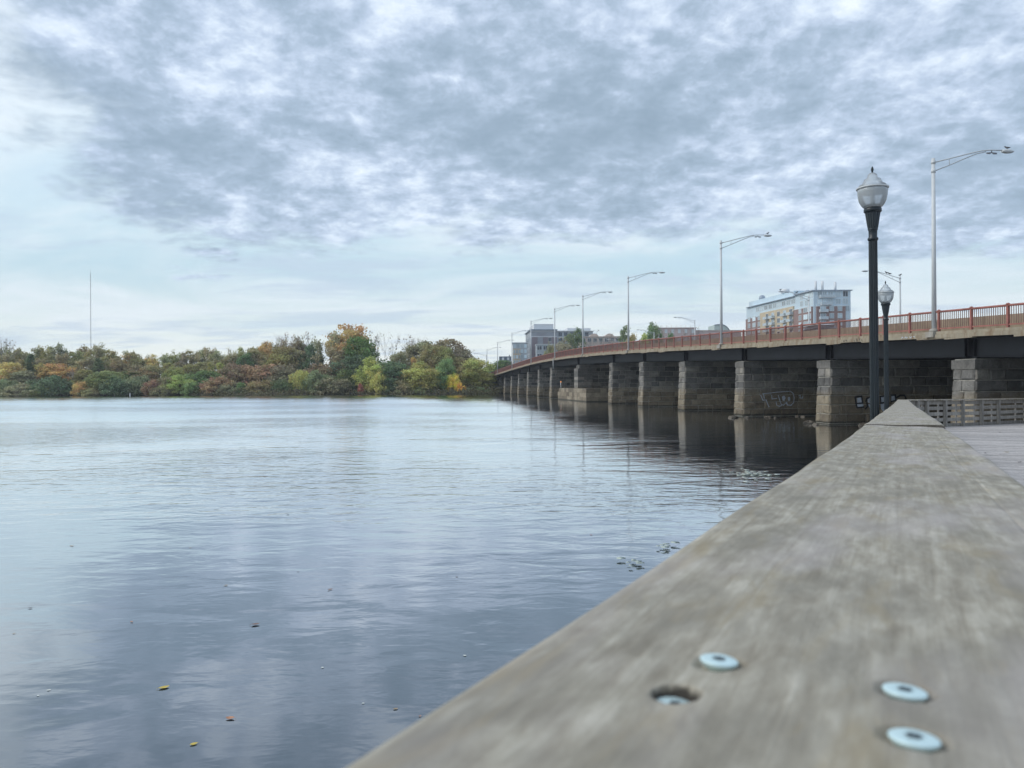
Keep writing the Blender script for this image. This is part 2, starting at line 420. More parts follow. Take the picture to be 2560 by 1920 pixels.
def shore_y(x):
    return 231 + 4 * math.sin(x * 0.03) + 2.5 * math.sin(x * 0.11 + 1) + (10 if x > -5 else 0) * min(1, (x + 5) / 8)
def land_z(x, y):
    t = max(0.0, y - shore_y(x))
    return -0.5 + 1.0 * (1 - math.exp(-t / 4.0)) + 3.8 * (1 - math.exp(-t / 55.0))

def make_land():
    m, nt, b = material('far_bank_soil')
    pos = nt.node('ShaderNodeNewGeometry').outputs['Position']
    n = nt.noise(pos, 0.35, 7, 0.65); z = nt.sep(pos)[2]
    col = nt.ramp(n, [(0.35, (0.035, 0.032, 0.022)), (0.6, (0.075, 0.065, 0.04))])
    nt.set(b.inputs['Base Color'], col); b.inputs['Roughness'].default_value = 0.95
    mb = MB(); xs = [-620, -500, -400, -300] + list(range(-240, 260, 4)) + [320, 400, 500, 620]
    ts = [-6, -2, 0, 1.5, 3, 6, 10, 18, 30, 60, 120, 200, 300, 450, 660]
    g = [[mb.vert((x, shore_y(x) + t, land_z(x, shore_y(x) + t) - (0.6 if t < 0 else 0))) for t in ts] for x in xs]
    for i in range(len(xs) - 1):
        for j in range(len(ts) - 1):
            mb.face([g[i][j], g[i + 1][j], g[i + 1][j + 1], g[i][j + 1]], 0, True)
    tag(mb.build('far_bank_ground', m), 'dark wooded ground of the far river bank', None, None, 'structure')
make_land()

# ------------------------------------------------------------------ the bridge
T = Vector((-0.1443, 0.9895, 0)); N = Vector((0.9895, 0.1443, 0)); B0 = Vector((29.6, 0, 0))
ZT = [(0, 1.2), (27, 1.95), (36.4, 2.24), (43, 2.45), (53, 2.68), (66, 2.98), (71, 3.12), (85, 3.53), (99, 3.9), (124, 4.35), (142, 4.5), (160, 4.5), (174, 4.32), (204, 3.62), (234, 2.80), (259, 2.0), (290, 1.2), (330, 0.9), (420, 0.6)]
def zf(Y):
    def raw(q):
        for (a, b), (c, d) in zip(ZT, ZT[1:]):
            if a <= q <= c: return b + (d - b) * (q - a) / (c - a)
        return ZT[0][1] if q < 0 else ZT[-1][1]
    return EYE.z + sum(raw(Y + k) for k in (-12, -6, 0, 6, 12)) / 5
def bp(Y, o, z):
    """point on the bridge: Y metres ahead, o metres in from the near edge"""
    s = Y / T.y
    p = B0 + T * s + N * o
    return Vector((p.x, p.y, z))
FASC = 0.36; DECKW = 44.0

def make_bridge():
    root = empty('road_bridge', bp(135, 20, 0))
    inv = Matrix.Translation(-root.location)
    def add(mb, name, mats):
        o = mb.build(name, mats, root); o.matrix_parent_inverse = inv; return o
    Ys = [24 + 4 * i for i in range(100)]
    def strip(mb, o0, o1, za, zb, m=0, Y=Ys):
        for Y0, Y1 in zip(Y, Y[1:]):
            A = [bp(Y0, o0, zf(Y0) + za), bp(Y0, o1, zf(Y0) + za), bp(Y0, o1, zf(Y0) + zb), bp(Y0, o0, zf(Y0) + zb)]
            Bq = [bp(Y1, o0, zf(Y1) + za), bp(Y1, o1, zf(Y1) + za), bp(Y1, o1, zf(Y1) + zb), bp(Y1, o0, zf(Y1) + zb)]
            for k in range(4):
                mb.quad(A[k], A[(k + 1) % 4], Bq[(k + 1) % 4], Bq[k], m)
        for q, Yq in ((0, Y[0]), (1, Y[-1])):
            c = [bp(Yq, o0, zf(Yq) + za), bp(Yq, o1, zf(Yq) + za), bp(Yq, o1, zf(Yq) + zb), bp(Yq, o0, zf(Yq) + zb)]
            mb.quad(*(c if q == 0 else c[::-1]), m)
    mb = MB(); strip(mb, 0.32, DECKW, 0.02, FASC - 0.02); add(mb, 'deck_slab', M['asphalt'])
    mb = MB(); strip(mb, 0.0, 0.30, 0.0, 0.20); strip(mb, 0.06, 0.62, 0.205, FASC)
    # broken lower lip
    rr = random.Random(5)
    for i in range(46):
        Y0 = 30 + rr.random() * 200; L = 0.5 + rr.random() * 1.6
        mb.frame_box(bp(Y0, 0.004, zf(Y0) - 0.05 * rr.random() - 0.02), T * L, N * 0.25, (0, 0, 0.1))
    add(mb, 'fascia', M['fascia'])
    mb = MB(); strip(mb, 2.7, 3.0, FASC, FASC + 0.85); add(mb, 'concrete_barrier', M['barrier'])
    mb = MB(); strip(mb, DECKW - 0.4, DECKW - 0.02, FASC - 0.015, FASC + 0.8); add(mb, 'concrete_barrier', M['barrier'])
    # piers
    xf = [2393, 2051, 1844, 1702, 1601, 1526, None, 1377, 1346, 1319, 1296, 1278, 1261, 1246]
    PY = [59712.0 / (x - 1000) if x else 135.9 for x in xf]
    PY = [29.0] + PY
    for i, Yc in enumerate(PY):
        special = abs(Yc - 135.9) < 0.1
        top = zf(Yc) - 1.16
        make_pier(add, i, Yc - 1.55, top, special)
    # girders, one per span, with end stiffeners
    ends = PY + [260.0]
    for i in range(len(ends) - 1):
        Ya, Yb = ends[i] - 0.75, ends[i + 1] - 0.75
        n = max(2, int((Yb - Ya) / 3))
        Yr = [Ya + 0.22 + (Yb - Ya - 0.44) * k / n for k in range(n + 1)]
        mb = MB(); strip(mb, 1.95, 1.99, -1.02, -0.04, 0, Yr); strip(mb, 1.78, 2.16, -1.055, -1.02, 0, Yr); strip(mb, 1.80, 2.14, -0.04, -0.005, 0, Yr)
        for Yq in (Ya + 0.35, Yb - 0.35):
            mb.frame_box(bp(Yq, 1.80, zf(Yq) - 1.02), T * 0.03, N * 0.15, (0, 0, 0.98))
        add(mb, 'girder', M['girder'])
    for o in (5.0, 9.0, 13.0, 18.0, 24.0, 30.0, 36.0, 42.0):
        mb = MB(); strip(mb, o, o + 0.35, -1.03, 0.0, 0, [26 + 6 * k for k in range(40)]); add(mb, 'inner_girder', M['girder'])
    # abutment at the far end
    mb = MB()
    c = bp(247, 1.2, -0.5); mb.frame_box(c, T * 60, N * 42, (0, 0, zf(250) - 0.9 + 0.5))
    add(mb, 'abutment', M['stone'])
    # drain pipe below the fascia
    p = at(1380, 904, 149.0); Yp = 148.0
    q = bp(Yp, 0.0, zf(Yp))
    mb = MB(); mb.tube([q + N * -0.06 + Vector((0, 0, 0.15)), q + N * -0.06 + Vector((0, 0, -1.6))], [0.07, 0.07], 8)
    add(mb, 'drain_pipe', M['galv'])
    tag(root, 'long road bridge on grey granite piers with dark steel girders', 'bridge')
    # scribbled tags on the fascia
    def stroke(pts, w=0.035):
        P3 = [Vector(p) for p in pts]
        for a, b2 in zip(P3, P3[1:]): mb.beam(a, b2, w, 0.006, 0, N)
    def fpt(px, py):
        d = ray(px, py); t = (B0 - EYE).dot(N) / d.dot(N); return EYE + d * t - N * 0.006
    for poly in ([(2108, 851), (2109, 856)], [(2112, 851), (2112.5, 856)], [(2114, 852), (2117, 851), (2117, 855)], [(2135, 850), (2137, 855)], [(2140, 849), (2143, 848), (2141, 854), (2145, 853)],
                 [(2147, 849), (2151, 848)], [(2149, 848), (2150, 854)], [(2153, 849), (2155, 853)]):
        mb = MB(); stroke([fpt(*p) for p in poly])
        o = add(mb, 'graffiti_letter', M['graf_b']); o['label'] = 'black scribbled letters on the pale fascia'
    for poly in ([(2253, 848), (2256, 843), (2258, 847)], [(2262, 846), (2265, 843), (2266, 847), (2269, 844)], [(2274, 843), (2277, 846), (2280, 842)], [(2284, 842), (2287, 844)]):
        mb = MB(); stroke([fpt(*p) for p in poly])
        o = add(mb, 'graffiti_letter', M['graf_w']); o['label'] = 'white scribble on the fascia below the nearest lamp'
    return root, PY

def make_pier(add, idx, Yn, top, special):
    """coursed granite pier: Yn is its near side, o runs in under the deck"""
    rr = random.Random(100 + idx)
    FO = 1.5; TH = 1.6; LEN = 38.0
    if special: FO = 1.9; TH = 2.2
    z0 = -0.6
    def P(o, s, z, push=0.0, axis=None):
        k = max(0.0, (top - z) / 5.0)
        oo = FO + o - 0.22 * k; ss = s + (0.12 * k if s > TH / 2 else -0.12 * k)
        p = bp(Yn, oo, z) + T * ss
        if axis == 'front': p -= N * push
        elif axis == 'near': p -= T * push
        elif axis == 'far': p += T * push
        return p
    mb = MB(); GAP = 0.034
    # mortar core
    def ring(z, i): return [P(i, i, z), P(LEN, i, z), P(LEN, TH - i, z), P(i, TH - i, z)]
    a = ring(z0, 0.03); b = ring(top - 0.02, 0.03)
    for k in range(4): mb.quad(a[k], a[(k + 1) % 4], b[(k + 1) % 4], b[k], 1)
    mb.quad(*b, 1)
    def block(axis, u0, u1, v0, v1):
        def Q(u, v, push):
            if axis == 'front': return P(0, u, v, push, axis)
            if axis == 'near': return P(u, 0, v, push, axis)
            return P(u, TH, v, push, axis)
        j = lambda s: (rr.random() - 0.5) * s
        pu = 0.035 + rr.random() * 0.05
        c = [(u0, v0), (u1, v0), (u1, v1), (u0, v1)]
        cu, cv = (u0 + u1) / 2, (v0 + v1) / 2
        outer = [mb.vert(Q(u, v, -0.035)) for u, v in c]
        lip = [mb.vert(Q(u + (0.015 if u < cu else -0.015) + j(0.02), v + (0.015 if v < cv else -0.015) + j(0.02), 0.02)) for u, v in c]
        inner = [mb.vert(Q(u + (0.09 if u < cu else -0.09) + j(0.06), v + (0.09 if v < cv else -0.09) + j(0.06), pu + j(0.05))) for u, v in c]
        fl = axis == 'far'
        def fc(ids): mb.face(ids[::-1] if fl else ids, 0)
        for k in range(4):
            fc([outer[k], outer[(k + 1) % 4], lip[(k + 1) % 4], lip[k]])
            fc([lip[k], lip[(k + 1) % 4], inner[(k + 1) % 4], inner[k]])
        fc(inner)
    z = z0; course = 0
    capz = top - 0.58
    nco = max(3, round((capz - z0) / 0.63)); ch = (capz - z0) / nco
    for cI in range(nco):
        v0, v1 = z0 + ch * cI + GAP / 2, z0 + ch * (cI + 1) - GAP / 2
        cut = TH * (0.36 + 0.3 * rr.random())
        block('front', 0.0, cut - GAP / 2, v0, v1); block('front', cut + GAP / 2, TH, v0, v1)
        for ax, lim in (('near', 26.0), ('far', 8.0)):
            u = 0.0
            while u < lim:
                w = 0.7 + rr.random() * 1.3
                block(ax, u + GAP / 2, u + w - GAP / 2, v0, v1); u += w
    name = 'pier'
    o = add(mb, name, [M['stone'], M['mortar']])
    inv = o.matrix_parent_inverse
    # cap course
    mc = MB(); u = -0.1
    while u < 30:
        w = 1.2 + rr.random() * 1.2
        p = bp(Yn, FO + u, capz + 0.003) - T * 0.10
        jz = rr.random() * 0.05
        mc.frame_box(p, N * (w - 0.02), T * (TH + 0.2), (0, 0, 0.55 - jz)); u += w
    c = mc.build('cap_stone', [M['stone']], o); c.matrix_parent_inverse = Matrix.Identity(4)
    # bearings
    pz = bp(Yn + TH / 2, 1.97, capz + 0.55)
    for q in (-0.38, 0.38):
        mg = MB(); mg.frame_box(pz + T * (q - 0.16) - N * 0.16, T * 0.32, N * 0.32, (0, 0, 0.05)); mg.frame_box(pz + T * (q - 0.1) - N * 0.1 + Vector((0, 0, 0.05)), T * 0.2, N * 0.2, (0, 0, 0.09))
        mg.build('bearing', [M['girder']], o)
    if special:
        # broad stone base of the old swing span and the squared block on it
        ms = MB()
        def bl(o0, o1, Y0, Y1, z0_, z1_, pu=0.04):
            j = lambda s: (rr.random() - 0.5) * s
            ms.frame_box(bp(Y0, o0 + j(pu), z0_) , T * (Y1 - Y0) , N * (o1 - o0), (0, 0, z1_ - z0_))
        for zz0, zz1 in ((-0.6, 0.75), (0.77, 1.5), (1.52, 2.2)):
            Yq = 124.6
            while Yq < 146:
                w = 1.0 + rr.random() * 1.6; w = min(w, 147 - Yq); bl(0.6, 3.0, Yq, Yq + w - 0.02, zz0, zz1); Yq += w
            oq = 3.02
            while oq < 14:
                w = 0.9 + rr.random() * 1.4; ms.frame_box(bp(124.6 + (rr.random() - 0.5) * 0.06, oq, zz0), N * (w - 0.02), T * 4.0, (0, 0, zz1 - zz0)); oq += w
        ms.frame_box(bp(128.5, 3.05, 0), T * 18, N * 11, (0, 0, 2.15))
        ms.build('pier_base', [M['stone']], o)
        mk = MB()
        for q in range(7):
            zz = 2.22 + q * 0.5
            mk.frame_box(bp(Yn - 0.35, 1.45 + rr.random() * 0.04, zz), T * 2.9, N * 1.1, (0, 0, 0.48)); mk.frame_box(bp(Yn - 0.35 + rr.random() * 0.04, 2.57, zz), T * 2.9, N * 1.6, (0, 0, 0.48))
        mk.build('pier_block', [M['stone']], o)

BR, PIERS = make_bridge()

# graffiti on the near sides of the two close piers
def pier_side(idx):
    piers = [o for o in bpy.data.objects if o.parent == BR and o.name.split('.')[0] == 'pier']
    return piers[idx]
def graffiti(idx, polys, mat, w, label, fills=()):
    Yn = PIERS[idx] - 1.55
    base = bp(Yn, 0, 0); top = zf(PIERS[idx]) - 1.16
    def hit(px, py):
        d = ray(px, py); t = (base - EYE).dot(T) / d.dot(T); p = EYE + d * t
        return p - T * (0.10 + 0.12 * max(0, (top - p.z) / 5.0))
    for poly in polys:
        mb = MB(); P3 = [hit(*p) for p in poly]
        for a, b in zip(P3, P3[1:]):
            e = (b - a).normalized() * w * 0.3
            mb.beam(a - e, b + e, w, 0.012, 0, T)
        o = mb.build('graffiti_letter', mat, pier_side(idx)); o['label'] = label
    for poly in fills:
        mb = MB(); ids = [mb.vert(hit(*p) - T * 0.004) for p in poly]; mb.face(ids, 0)
        o = mb.build('graffiti_fill', mat, pier_side(idx)); o['label'] = label
def c8(pts):   # points read off an enlarged crop of the photo, in source pixels
    return [(1860 + x / 6.505, 860 + y / 6.505) for x, y in pts]
tag_w = [c8(p) for p in (
    [(255, 835), (275, 880), (290, 920), (345, 915), (370, 985), (390, 1030)],
    [(290, 815), (400, 805), (520, 790), (640, 780), (740, 775), (785, 810), (800, 880), (790, 960), (740, 1005), (690, 995), (675, 950)],
    [(540, 840), (565, 920), (590, 990), (630, 1000), (665, 960)],
    [(665, 960), (690, 1000), (760, 1000)], [(435, 835), (440, 900), (520, 890)], [(505, 940), (515, 1000), (560, 1020), (600, 1000)],
    [(870, 850), (900, 840), (895, 885), (935, 885), (940, 850)], [(300, 820), (315, 890)])]
graffiti(3, tag_w, M['graf_w'], 0.06, 'pale blue white bubble letters sprayed on the stone', [c8([(600, 860), (640, 845), (660, 880), (640, 930), (610, 925)]), c8([(695, 870), (725, 865), (740, 900), (725, 930), (700, 925)])])
gb = [c8(p) for p in (
    [(1785, 870), (1890, 855), (1905, 965), (1800, 975), (1785, 870)], [(1800, 975), (1815, 1040), (1925, 1030)],
    [(1960, 940), (1975, 890), (2030, 870), (2080, 920)], [(1975, 960), (1985, 1020), (1950, 1060)])]
c7 = lambda pts: [(2140 + x / 7.373, 960 + y / 7.373) for x, y in pts]
gb += [c7(p) for p in ([(420, 240), (510, 225), (520, 340), (430, 360), (420, 240)], [(620, 215), (700, 210), (705, 310), (620, 330)], [(720, 260), (790, 215), (870, 215), (895, 280)])]
graffiti(2, gb, M['graf_b'], 0.11, 'black outlined block letters sprayed on the stone')
graffiti(2, [], M['graf_w'], 0.05, 'white filling of the block letters', [c8([(1815, 885), (1885, 875), (1895, 955), (1820, 962)]), c8([(1985, 905), (2030, 885), (2075, 930), (2060, 965), (1990, 960)]), c8([(1815, 985), (1915, 980), (1915, 1020), (1825, 1028)]),
         c8([(1990, 985), (2050, 985), (2045, 1090), (2020, 1040)]), c7([(430, 250), (500, 238), (508, 330), (435, 350)]), c7([(625, 225), (690, 220), (695, 300), (625, 320)]), c7([(425, 375), (520, 365), (515, 440), (480, 520), (430, 460)])])

# railing along the near edge
def make_bridge_railing():
    root = empty('bridge_railing', bp(45, 0.32, zf(45) + FASC))
    inv = Matrix.Translation(-root.location)
    Y = 28.0; k = 0; posts = []
    while Y < 262 and len(posts) < 98:
        posts.append(Y); Y += 2.42
    for Y in posts:
        mb = MB(); z = zf(Y) + FASC
        mb.frame_box(bp(Y, 0.22, z - 0.10) - T * 0.06, T * 0.12, N * 0.12, (0, 0, 1.22))
        mb.frame_box(bp(Y, 0.16, z - 0.12) - T * 0.10, T * 0.20, N * 0.24, (0, 0, 0.10))
        mb.lathe([(0.085, 0), (0.1, 0.03), (0.08, 0.08), (0.0, 0.11)], 10, bp(Y, 0.28, z + 1.12))
        o = mb.build('rail_post', M['red_paint'], root); o.matrix_parent_inverse = inv
    for Y0, Y1 in zip(posts, posts[1:]):
        mb = MB(); a, b = zf(Y0) + FASC, zf(Y1) + FASC
        A = bp(Y0, 0.28, a) + T * 0.07; Bq = bp(Y1, 0.28, b) - T * 0.07
        mb.tube([A + Vector((0, 0, 1.10)), Bq + Vector((0, 0, 1.10))], [0.062, 0.062], 8, 0)
        mb.beam(A + Vector((0, 0, 0.16)), Bq + Vector((0, 0, 0.16)), 0.07, 0.07, 0)
        n = 16
        for i in range(1, n):
            p = A.lerp(Bq, i / n)
            mb.frame_box(p + Vector((0, 0, 0.19)) - T * 0.013 - N * 0.013, T * 0.026, N * 0.026, (0, 0, 0.87), 1)
        o = mb.build('picket_panel', [M['red_paint'], M['picket']], root); o.matrix_parent_inverse = inv
    tag(root, 'long red painted picket railing along the near edge of the bridge', 'railing')
make_bridge_railing()

# a car on the bridge, its roof showing over the barrier
def make_car():
    Yc = 64.0; z = zf(Yc) + FASC + 0.01; o = bp(Yc, 5.6, z)
    root = empty('parked_car', o); root.rotation_euler = (0, 0, math.atan2(T.y, T.x))
    paint = simple('white_car_paint', (0.72, 0.73, 0.74), 0.25, var=0.03); tyre = simple('tyre_rubber', (0.02, 0.02, 0.02), 0.8); win = simple('car_window', (0.03, 0.04, 0.05), 0.08)
    def loft(mb, secs, m=0):
        rings = []
        for x, hw, z0, z1, tw in secs:
            rings.append([mb.vert(p) for p in ((x, -hw, z0), (x, hw, z0), (x, hw, (z0 + z1) / 2), (x, tw, z1), (x, -tw, z1), (x, -hw, (z0 + z1) / 2))])
        for r0, r1 in zip(rings, rings[1:]):
            for k in range(6): mb.face([r0[k], r0[(k + 1) % 6], r1[(k + 1) % 6], r1[k]], m, True)
        mb.face(rings[0][::-1], m); mb.face(rings[-1], m)
    mb = MB(); loft(mb, [(-2.25, 0.75, 0.4, 0.75, 0.7), (-2.1, 0.88, 0.28, 0.95, 0.8), (-1.3, 0.92, 0.22, 1.0, 0.84), (1.0, 0.92, 0.22, 0.98, 0.84), (2.0, 0.88, 0.28, 0.85, 0.76), (2.28, 0.72, 0.4, 0.68, 0.65)])
    loft(mb, [(-1.35, 0.74, 1.40, 1.43, 0.6), (-0.8, 0.78, 1.42, 1.52, 0.62), (0.1, 0.78, 1.42, 1.53, 0.62), (0.55, 0.74, 1.40, 1.44, 0.6)]); mb.build('body', paint, root)
    mb = MB(); loft(mb, [(-2.0, 0.80, 0.96, 0.985, 0.78), (-1.3, 0.80, 0.97, 1.41, 0.70), (0.5, 0.80, 0.97, 1.41, 0.70), (1.25, 0.80, 0.95, 0.975, 0.78)]); mb.build('windows', win, root)
    for x in (-1.4, 1.4):
        for y in (-0.84, 0.84):
            mb = MB(); mb.tube([(x, y - 0.1, 0.33), (x, y + 0.1, 0.33)], [0.33, 0.33], 18); mb.build('wheel', tyre, root)
    tag(root, 'white car on the bridge half hidden behind the railing and barrier', 'car')
make_car()

# ------------------------------------------------------------------ bridge lamps
def make_street_lamp():
    root = empty('street_lamp')
    mb = MB(); mb.tube([(0, 0, 0.02), (0, 0, 9.55)], [0.128, 0.092], 12)
    mb.lathe([(0.118, 8.75), (0.118, 8.95)], 12); mb.lathe([(0.118, 9.25), (0.118, 9.42)], 12)
    mb.build('pole', M['galv'], root)
    mb = MB(); mb.frame_box((-0.32, -0.32, -0.42), (0.64, 0, 0), (0, 0.64, 0), (0, 0, 0.3)); mb.lathe([(0.28, -0.12), (0.26, 0.0), (0.17, 0.06)], 12)
    mb.build('pedestal', M['pedestal'], root)
    up = [(0.10, 0, 9.34), (1.0, 0, 9.58), (2.2, 0, 9.90), (3.0, 0, 10.09), (3.5, 0, 10.15), (4.35, 0, 10.17)]
    lo = [(0.10, 0, 8.86), (1.0, 0, 9.22), (2.0, 0, 9.64), (2.7, 0, 9.92), (3.25, 0, 10.05)]
    mb = MB(); mb.tube(up, [0.036] * 6, 8); mb.tube(lo, [0.031] * 5, 8); mb.tube([(0.98, 0, 9.22), (0.98, 0, 9.57)], [0.022, 0.022], 6)
    mb.build('arm', M['galv'], root)
    mb = MB(); rings = []
    for i in range(9):
        t = i / 8; x = 4.25 + 0.78 * t; s = math.sin(math.pi * (0.12 + 0.86 * t)) ** 0.6
        rings.append([mb.vert((x, 0.17 * s * math.cos(a), 10.15 + 0.12 * s * math.sin(a) - 0.03)) for a in [2 * math.pi * k / 12 for k in range(12)]])
    for r0, r1 in zip(rings, rings[1:]):
        for k in range(12): mb.face([r0[k], r0[(k + 1) % 12], r1[(k + 1) % 12], r1[k]], 0, True)
    mb.face(rings[0][::-1]); mb.face(rings[-1])
    mb.build('lamp_head', M['galv'], root)
    mb = MB(); mb.tube([(3.62, 0, 10.14), (3.62, 0, 10.0)], [0.03, 0.03], 6)
    for s in (-1, 1): mb.tube([(3.62, 0, 10.02), (3.62 + 0.12 * s, 0, 9.98), (3.62 + 0.3 * s, 0, 9.97)], [0.02, 0.06, 0.05], 8)
    mb.build('twin_sensor', M['mast'], root)
    return root
lamp0 = make_street_lamp(); first = True
NEARL = [2328, 1799, 1568, 1455, 1385, 1326, 1278.5, 1242.7, 1216.5]
ang = math.atan2(N.y, N.x)
lamp_pos = []
for i, x in enumerate(NEARL):
    Y = 29.6 * F / (x - 1000)
    o = lamp0 if i == 0 else copy_tree(lamp0)
    o.location = bp(Y, 0.2, zf(Y) + FASC + 0.12); o.rotation_euler = (0, 0, ang)
    lamp_pos.append(o.location.copy())
    tag(o, ['tall grey street lamp nearest the boardwalk on the bridge edge', 'tall grey street lamp just left of the tall apartment block'][i] if i < 2 else
        'grey street lamp with curved arm, %s from the boardwalk along the near railing' % ORD[i], 'street lamp', 'street lamps along the near railing')
FARL = [(2250, 692), (2022, 740), (1737, 801), (1635, 831), (1556, 855), (1216, 888)]
far_pos = []
FLAB = ['grey street lamp with three perched birds across the road', 'grey street lamp with a gull above its head before the apartment block', 'grey street lamp across the road before the pink bare tree',
        'grey street lamp across the road beside the green treetop', 'low grey street lamp across the road before the beige arcade, only its arm showing', 'tiny grey street lamp across the road above the far end trees']
for i, (x, y) in enumerate(FARL):
    Y = [93, 119, 173, 211, 244, 300][i]
    p = at(x, y, Y); o = copy_tree(lamp0)
    o.location = (p.x, p.y, p.z - 9.55); o.rotation_euler = (0, 0, ang + math.pi)
    far_pos.append(o.location.copy())
    tag(o, FLAB[i], 'street lamp', 'street lamps across the road')

# birds
def make_bird(mat):
    mb = MB()
    pts = [(-0.20, 0, 0.13), (-0.10, 0, 0.13), (0.0, 0, 0.145), (0.09, 0, 0.18), (0.13, 0, 0.235), (0.17, 0, 0.26), (0.205, 0, 0.25), (0.235, 0, 0.245)]
    mb.tube(pts, [0.012, 0.05, 0.072, 0.066, 0.045, 0.046, 0.03, 0.006], 8)
    for s in (-1, 1):
        mb.tube([(0.0, 0.025 * s, 0.1), (0.0, 0.025 * s, 0.0)], [0.008, 0.006], 5)
        mb.tube([(0.08, 0.06 * s, 0.19), (-0.05, 0.066 * s, 0.15), (-0.19, 0.03 * s, 0.12)], [0.02, 0.028, 0.006], 6)
    return mb.mesh('bird', mat)
bm_dark = make_bird(M['bird']); bm_gull = make_bird(M['gull'])
def lamp_pt(loc, sgn, x, z):
    a = N * sgn
    return Vector(loc) + Vector((a.x * x, a.y * x, z))
for (loc, sgn, x, z, me, sc, rz, lab) in (
    (lamp_pos[0], 1, 4.62, 10.22, bm_dark, 0.75, 2.4, 'small dark bird sitting on the head of the nearest bridge lamp'),
    (lamp_pos[1], 1, 4.6, 10.22, bm_dark, 0.8, 0.3, 'small dark bird on the lamp head left of the apartment block'),
    (far_pos[0], -1, 0.0, 9.55, bm_dark, 1.15, 0.2, 'dark bird perched on the pole top of the lamp behind the black posts'),
    (far_pos[0], -1, 1.35, 9.70, bm_dark, 1.15, 2.9, 'dark bird on the lamp arm, the nearer to the pole of two'),
    (far_pos[0], -1, 1.75, 9.80, bm_dark, 1.15, 3.4, 'dark bird on the lamp arm, the farther from the pole of two'),
    (far_pos[1], -1, 4.7, 10.22, bm_dark, 1.15, 0.3, 'bird standing on the lamp head above the apartment block'),
    (far_pos[1], -1, 2.0, 9.88, bm_dark, 1.15, 0.1, 'bird halfway along the lamp arm above the apartment block')):
    o = link('bird', me); o.location = lamp_pt(loc, sgn, x, z); o.scale = (sc,) * 3; o.rotation_euler = (0, 0, rz)
    tag(o, lab, 'bird', 'birds perched on the bridge lamps')

# ------------------------------------------------------------------ boardwalk: cap rail, railing, deck
RD = Vector((0.509, 1.0, 0)).normalized(); RP = Vector((RD.y, -RD.x, 0)); KD = math.hypot(0.509, 1.0)
def cap_h(d):                        # height of the cap's top above the water
    pts = [(-2, 0.10), (0, 0.14), (3.9, 0.226), (9.95, 0.352), (16.1, 0.472), (22, 0.575), (28.8, 0.672), (60, 1.1)]
    for (a, b), (c, e) in zip(pts, pts[1:]):
        if d <= c: return EYE.z - (b + (e - b) * (d - a) / (c - a))
def rp(s, off, dz=0.0):              # s metres along the rail, off metres to the right of its middle, dz from the cap's top
    p = RD * s + RP * off
    return Vector((p.x, p.y, cap_h(s / KD) + dz))
CW = 0.375 / 2
def flare(s): return 1.0 + 0.085 * max(0.0, 1 - max(s, 0) / 1.6)     # the near board is a little wider
SCREWS = [(1797, 1662, 'proud'), (1690, 1733, 'sunk'), (2262, 1740, 'proud'), (2285, 1860, 'proud')]
def screw_so(px, py):
    d = ray(px, py); lo, hi = 0.02, 3.0
    for _ in range(60):
        t = (lo + hi) / 2; p = EYE + d * t; s = p.dot(RD)
        if p.z > cap_h(s / KD): lo = t
        else: hi = t
    p = EYE + d * lo
    return p.dot(RD), p.dot(RP)

def make_cap(sa, sb, lift, seed, fine=False):
    rr = random.Random(seed); mb = MB()
    def wob(s, o): return 0.0022 * math.sin(s * 2.1 + o * 9 + seed) + 0.0012 * math.sin(s * 7 + o * 31)
    svals = []
    s = sa
    while s < sb - 1e-6:
        svals.append(s)
        if fine and 0.25 < s < 0.62: s += 0.002
        elif fine and s < 1.6: s += 0.03
        else: s += 0.12
    svals.append(sb)
    prof = []
    no = 188 if fine else 24
    for k in range(no + 1):
        o = -CW + 0.004 + (2 * CW - 0.008) * k / no
        e = CW - abs(o)
        prof.append((o, -0.009 * max(0.0, 1 - e / 0.02) ** 2.2))
    under = [(CW, -0.022), (CW, -0.06), (-CW, -0.06), (-CW, -0.022)]
    sunk = [screw_so(px, py) for px, py, k in SCREWS if k == 'sunk'] if fine else []
    proud = [screw_so(px, py) for px, py, k in SCREWS if k != 'sunk'] if fine else []
    rings = []
    for s in svals:
        ring = []
        for o, dz in prof:
            h = dz + wob(s, o) + lift * (0.35 + 0.65 * (o + CW) / (2 * CW)); dark = 0.0
            if abs(o - 0.112) < 0.0022: h -= 0.0012            # lengthwise drying crack
            for (a, b) in sunk:
                r = math.hypot(s - a, o * flare(s) - b)
                if r < 0.0102: h -= 0.0072
                elif r < 0.0114: h -= 0.0072 * (0.0114 - r) / 0.0012
                dark = min(0.0, (r - 0.0124) * 3.2)  # hole shade, carried to the wood colour by the third loc channel
            for (a, b) in proud:
                r = math.hypot(s - a, o * flare(s) - b)
                if r < 0.0125: h -= 0.003
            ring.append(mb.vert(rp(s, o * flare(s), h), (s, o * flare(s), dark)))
        for o, dz in under: ring.append(mb.vert(rp(s, o * flare(s), dz + lift), (s, o, -dz)))
        rings.append(ring)
    n = len(rings[0])
    for r0, r1 in zip(rings, rings[1:]):
        for k in range(n):
            mb.face([r0[k], r0[(k + 1) % n], r1[(k + 1) % n], r1[k]], 0, True)
    for ring, flip in ((rings[0], False), (rings[-1], True)):      # end grain, painted darker for the shaded gap at the joints
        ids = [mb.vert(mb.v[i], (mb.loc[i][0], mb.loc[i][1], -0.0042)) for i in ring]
        mb.face(ids[::-1] if flip else ids)
    return mb

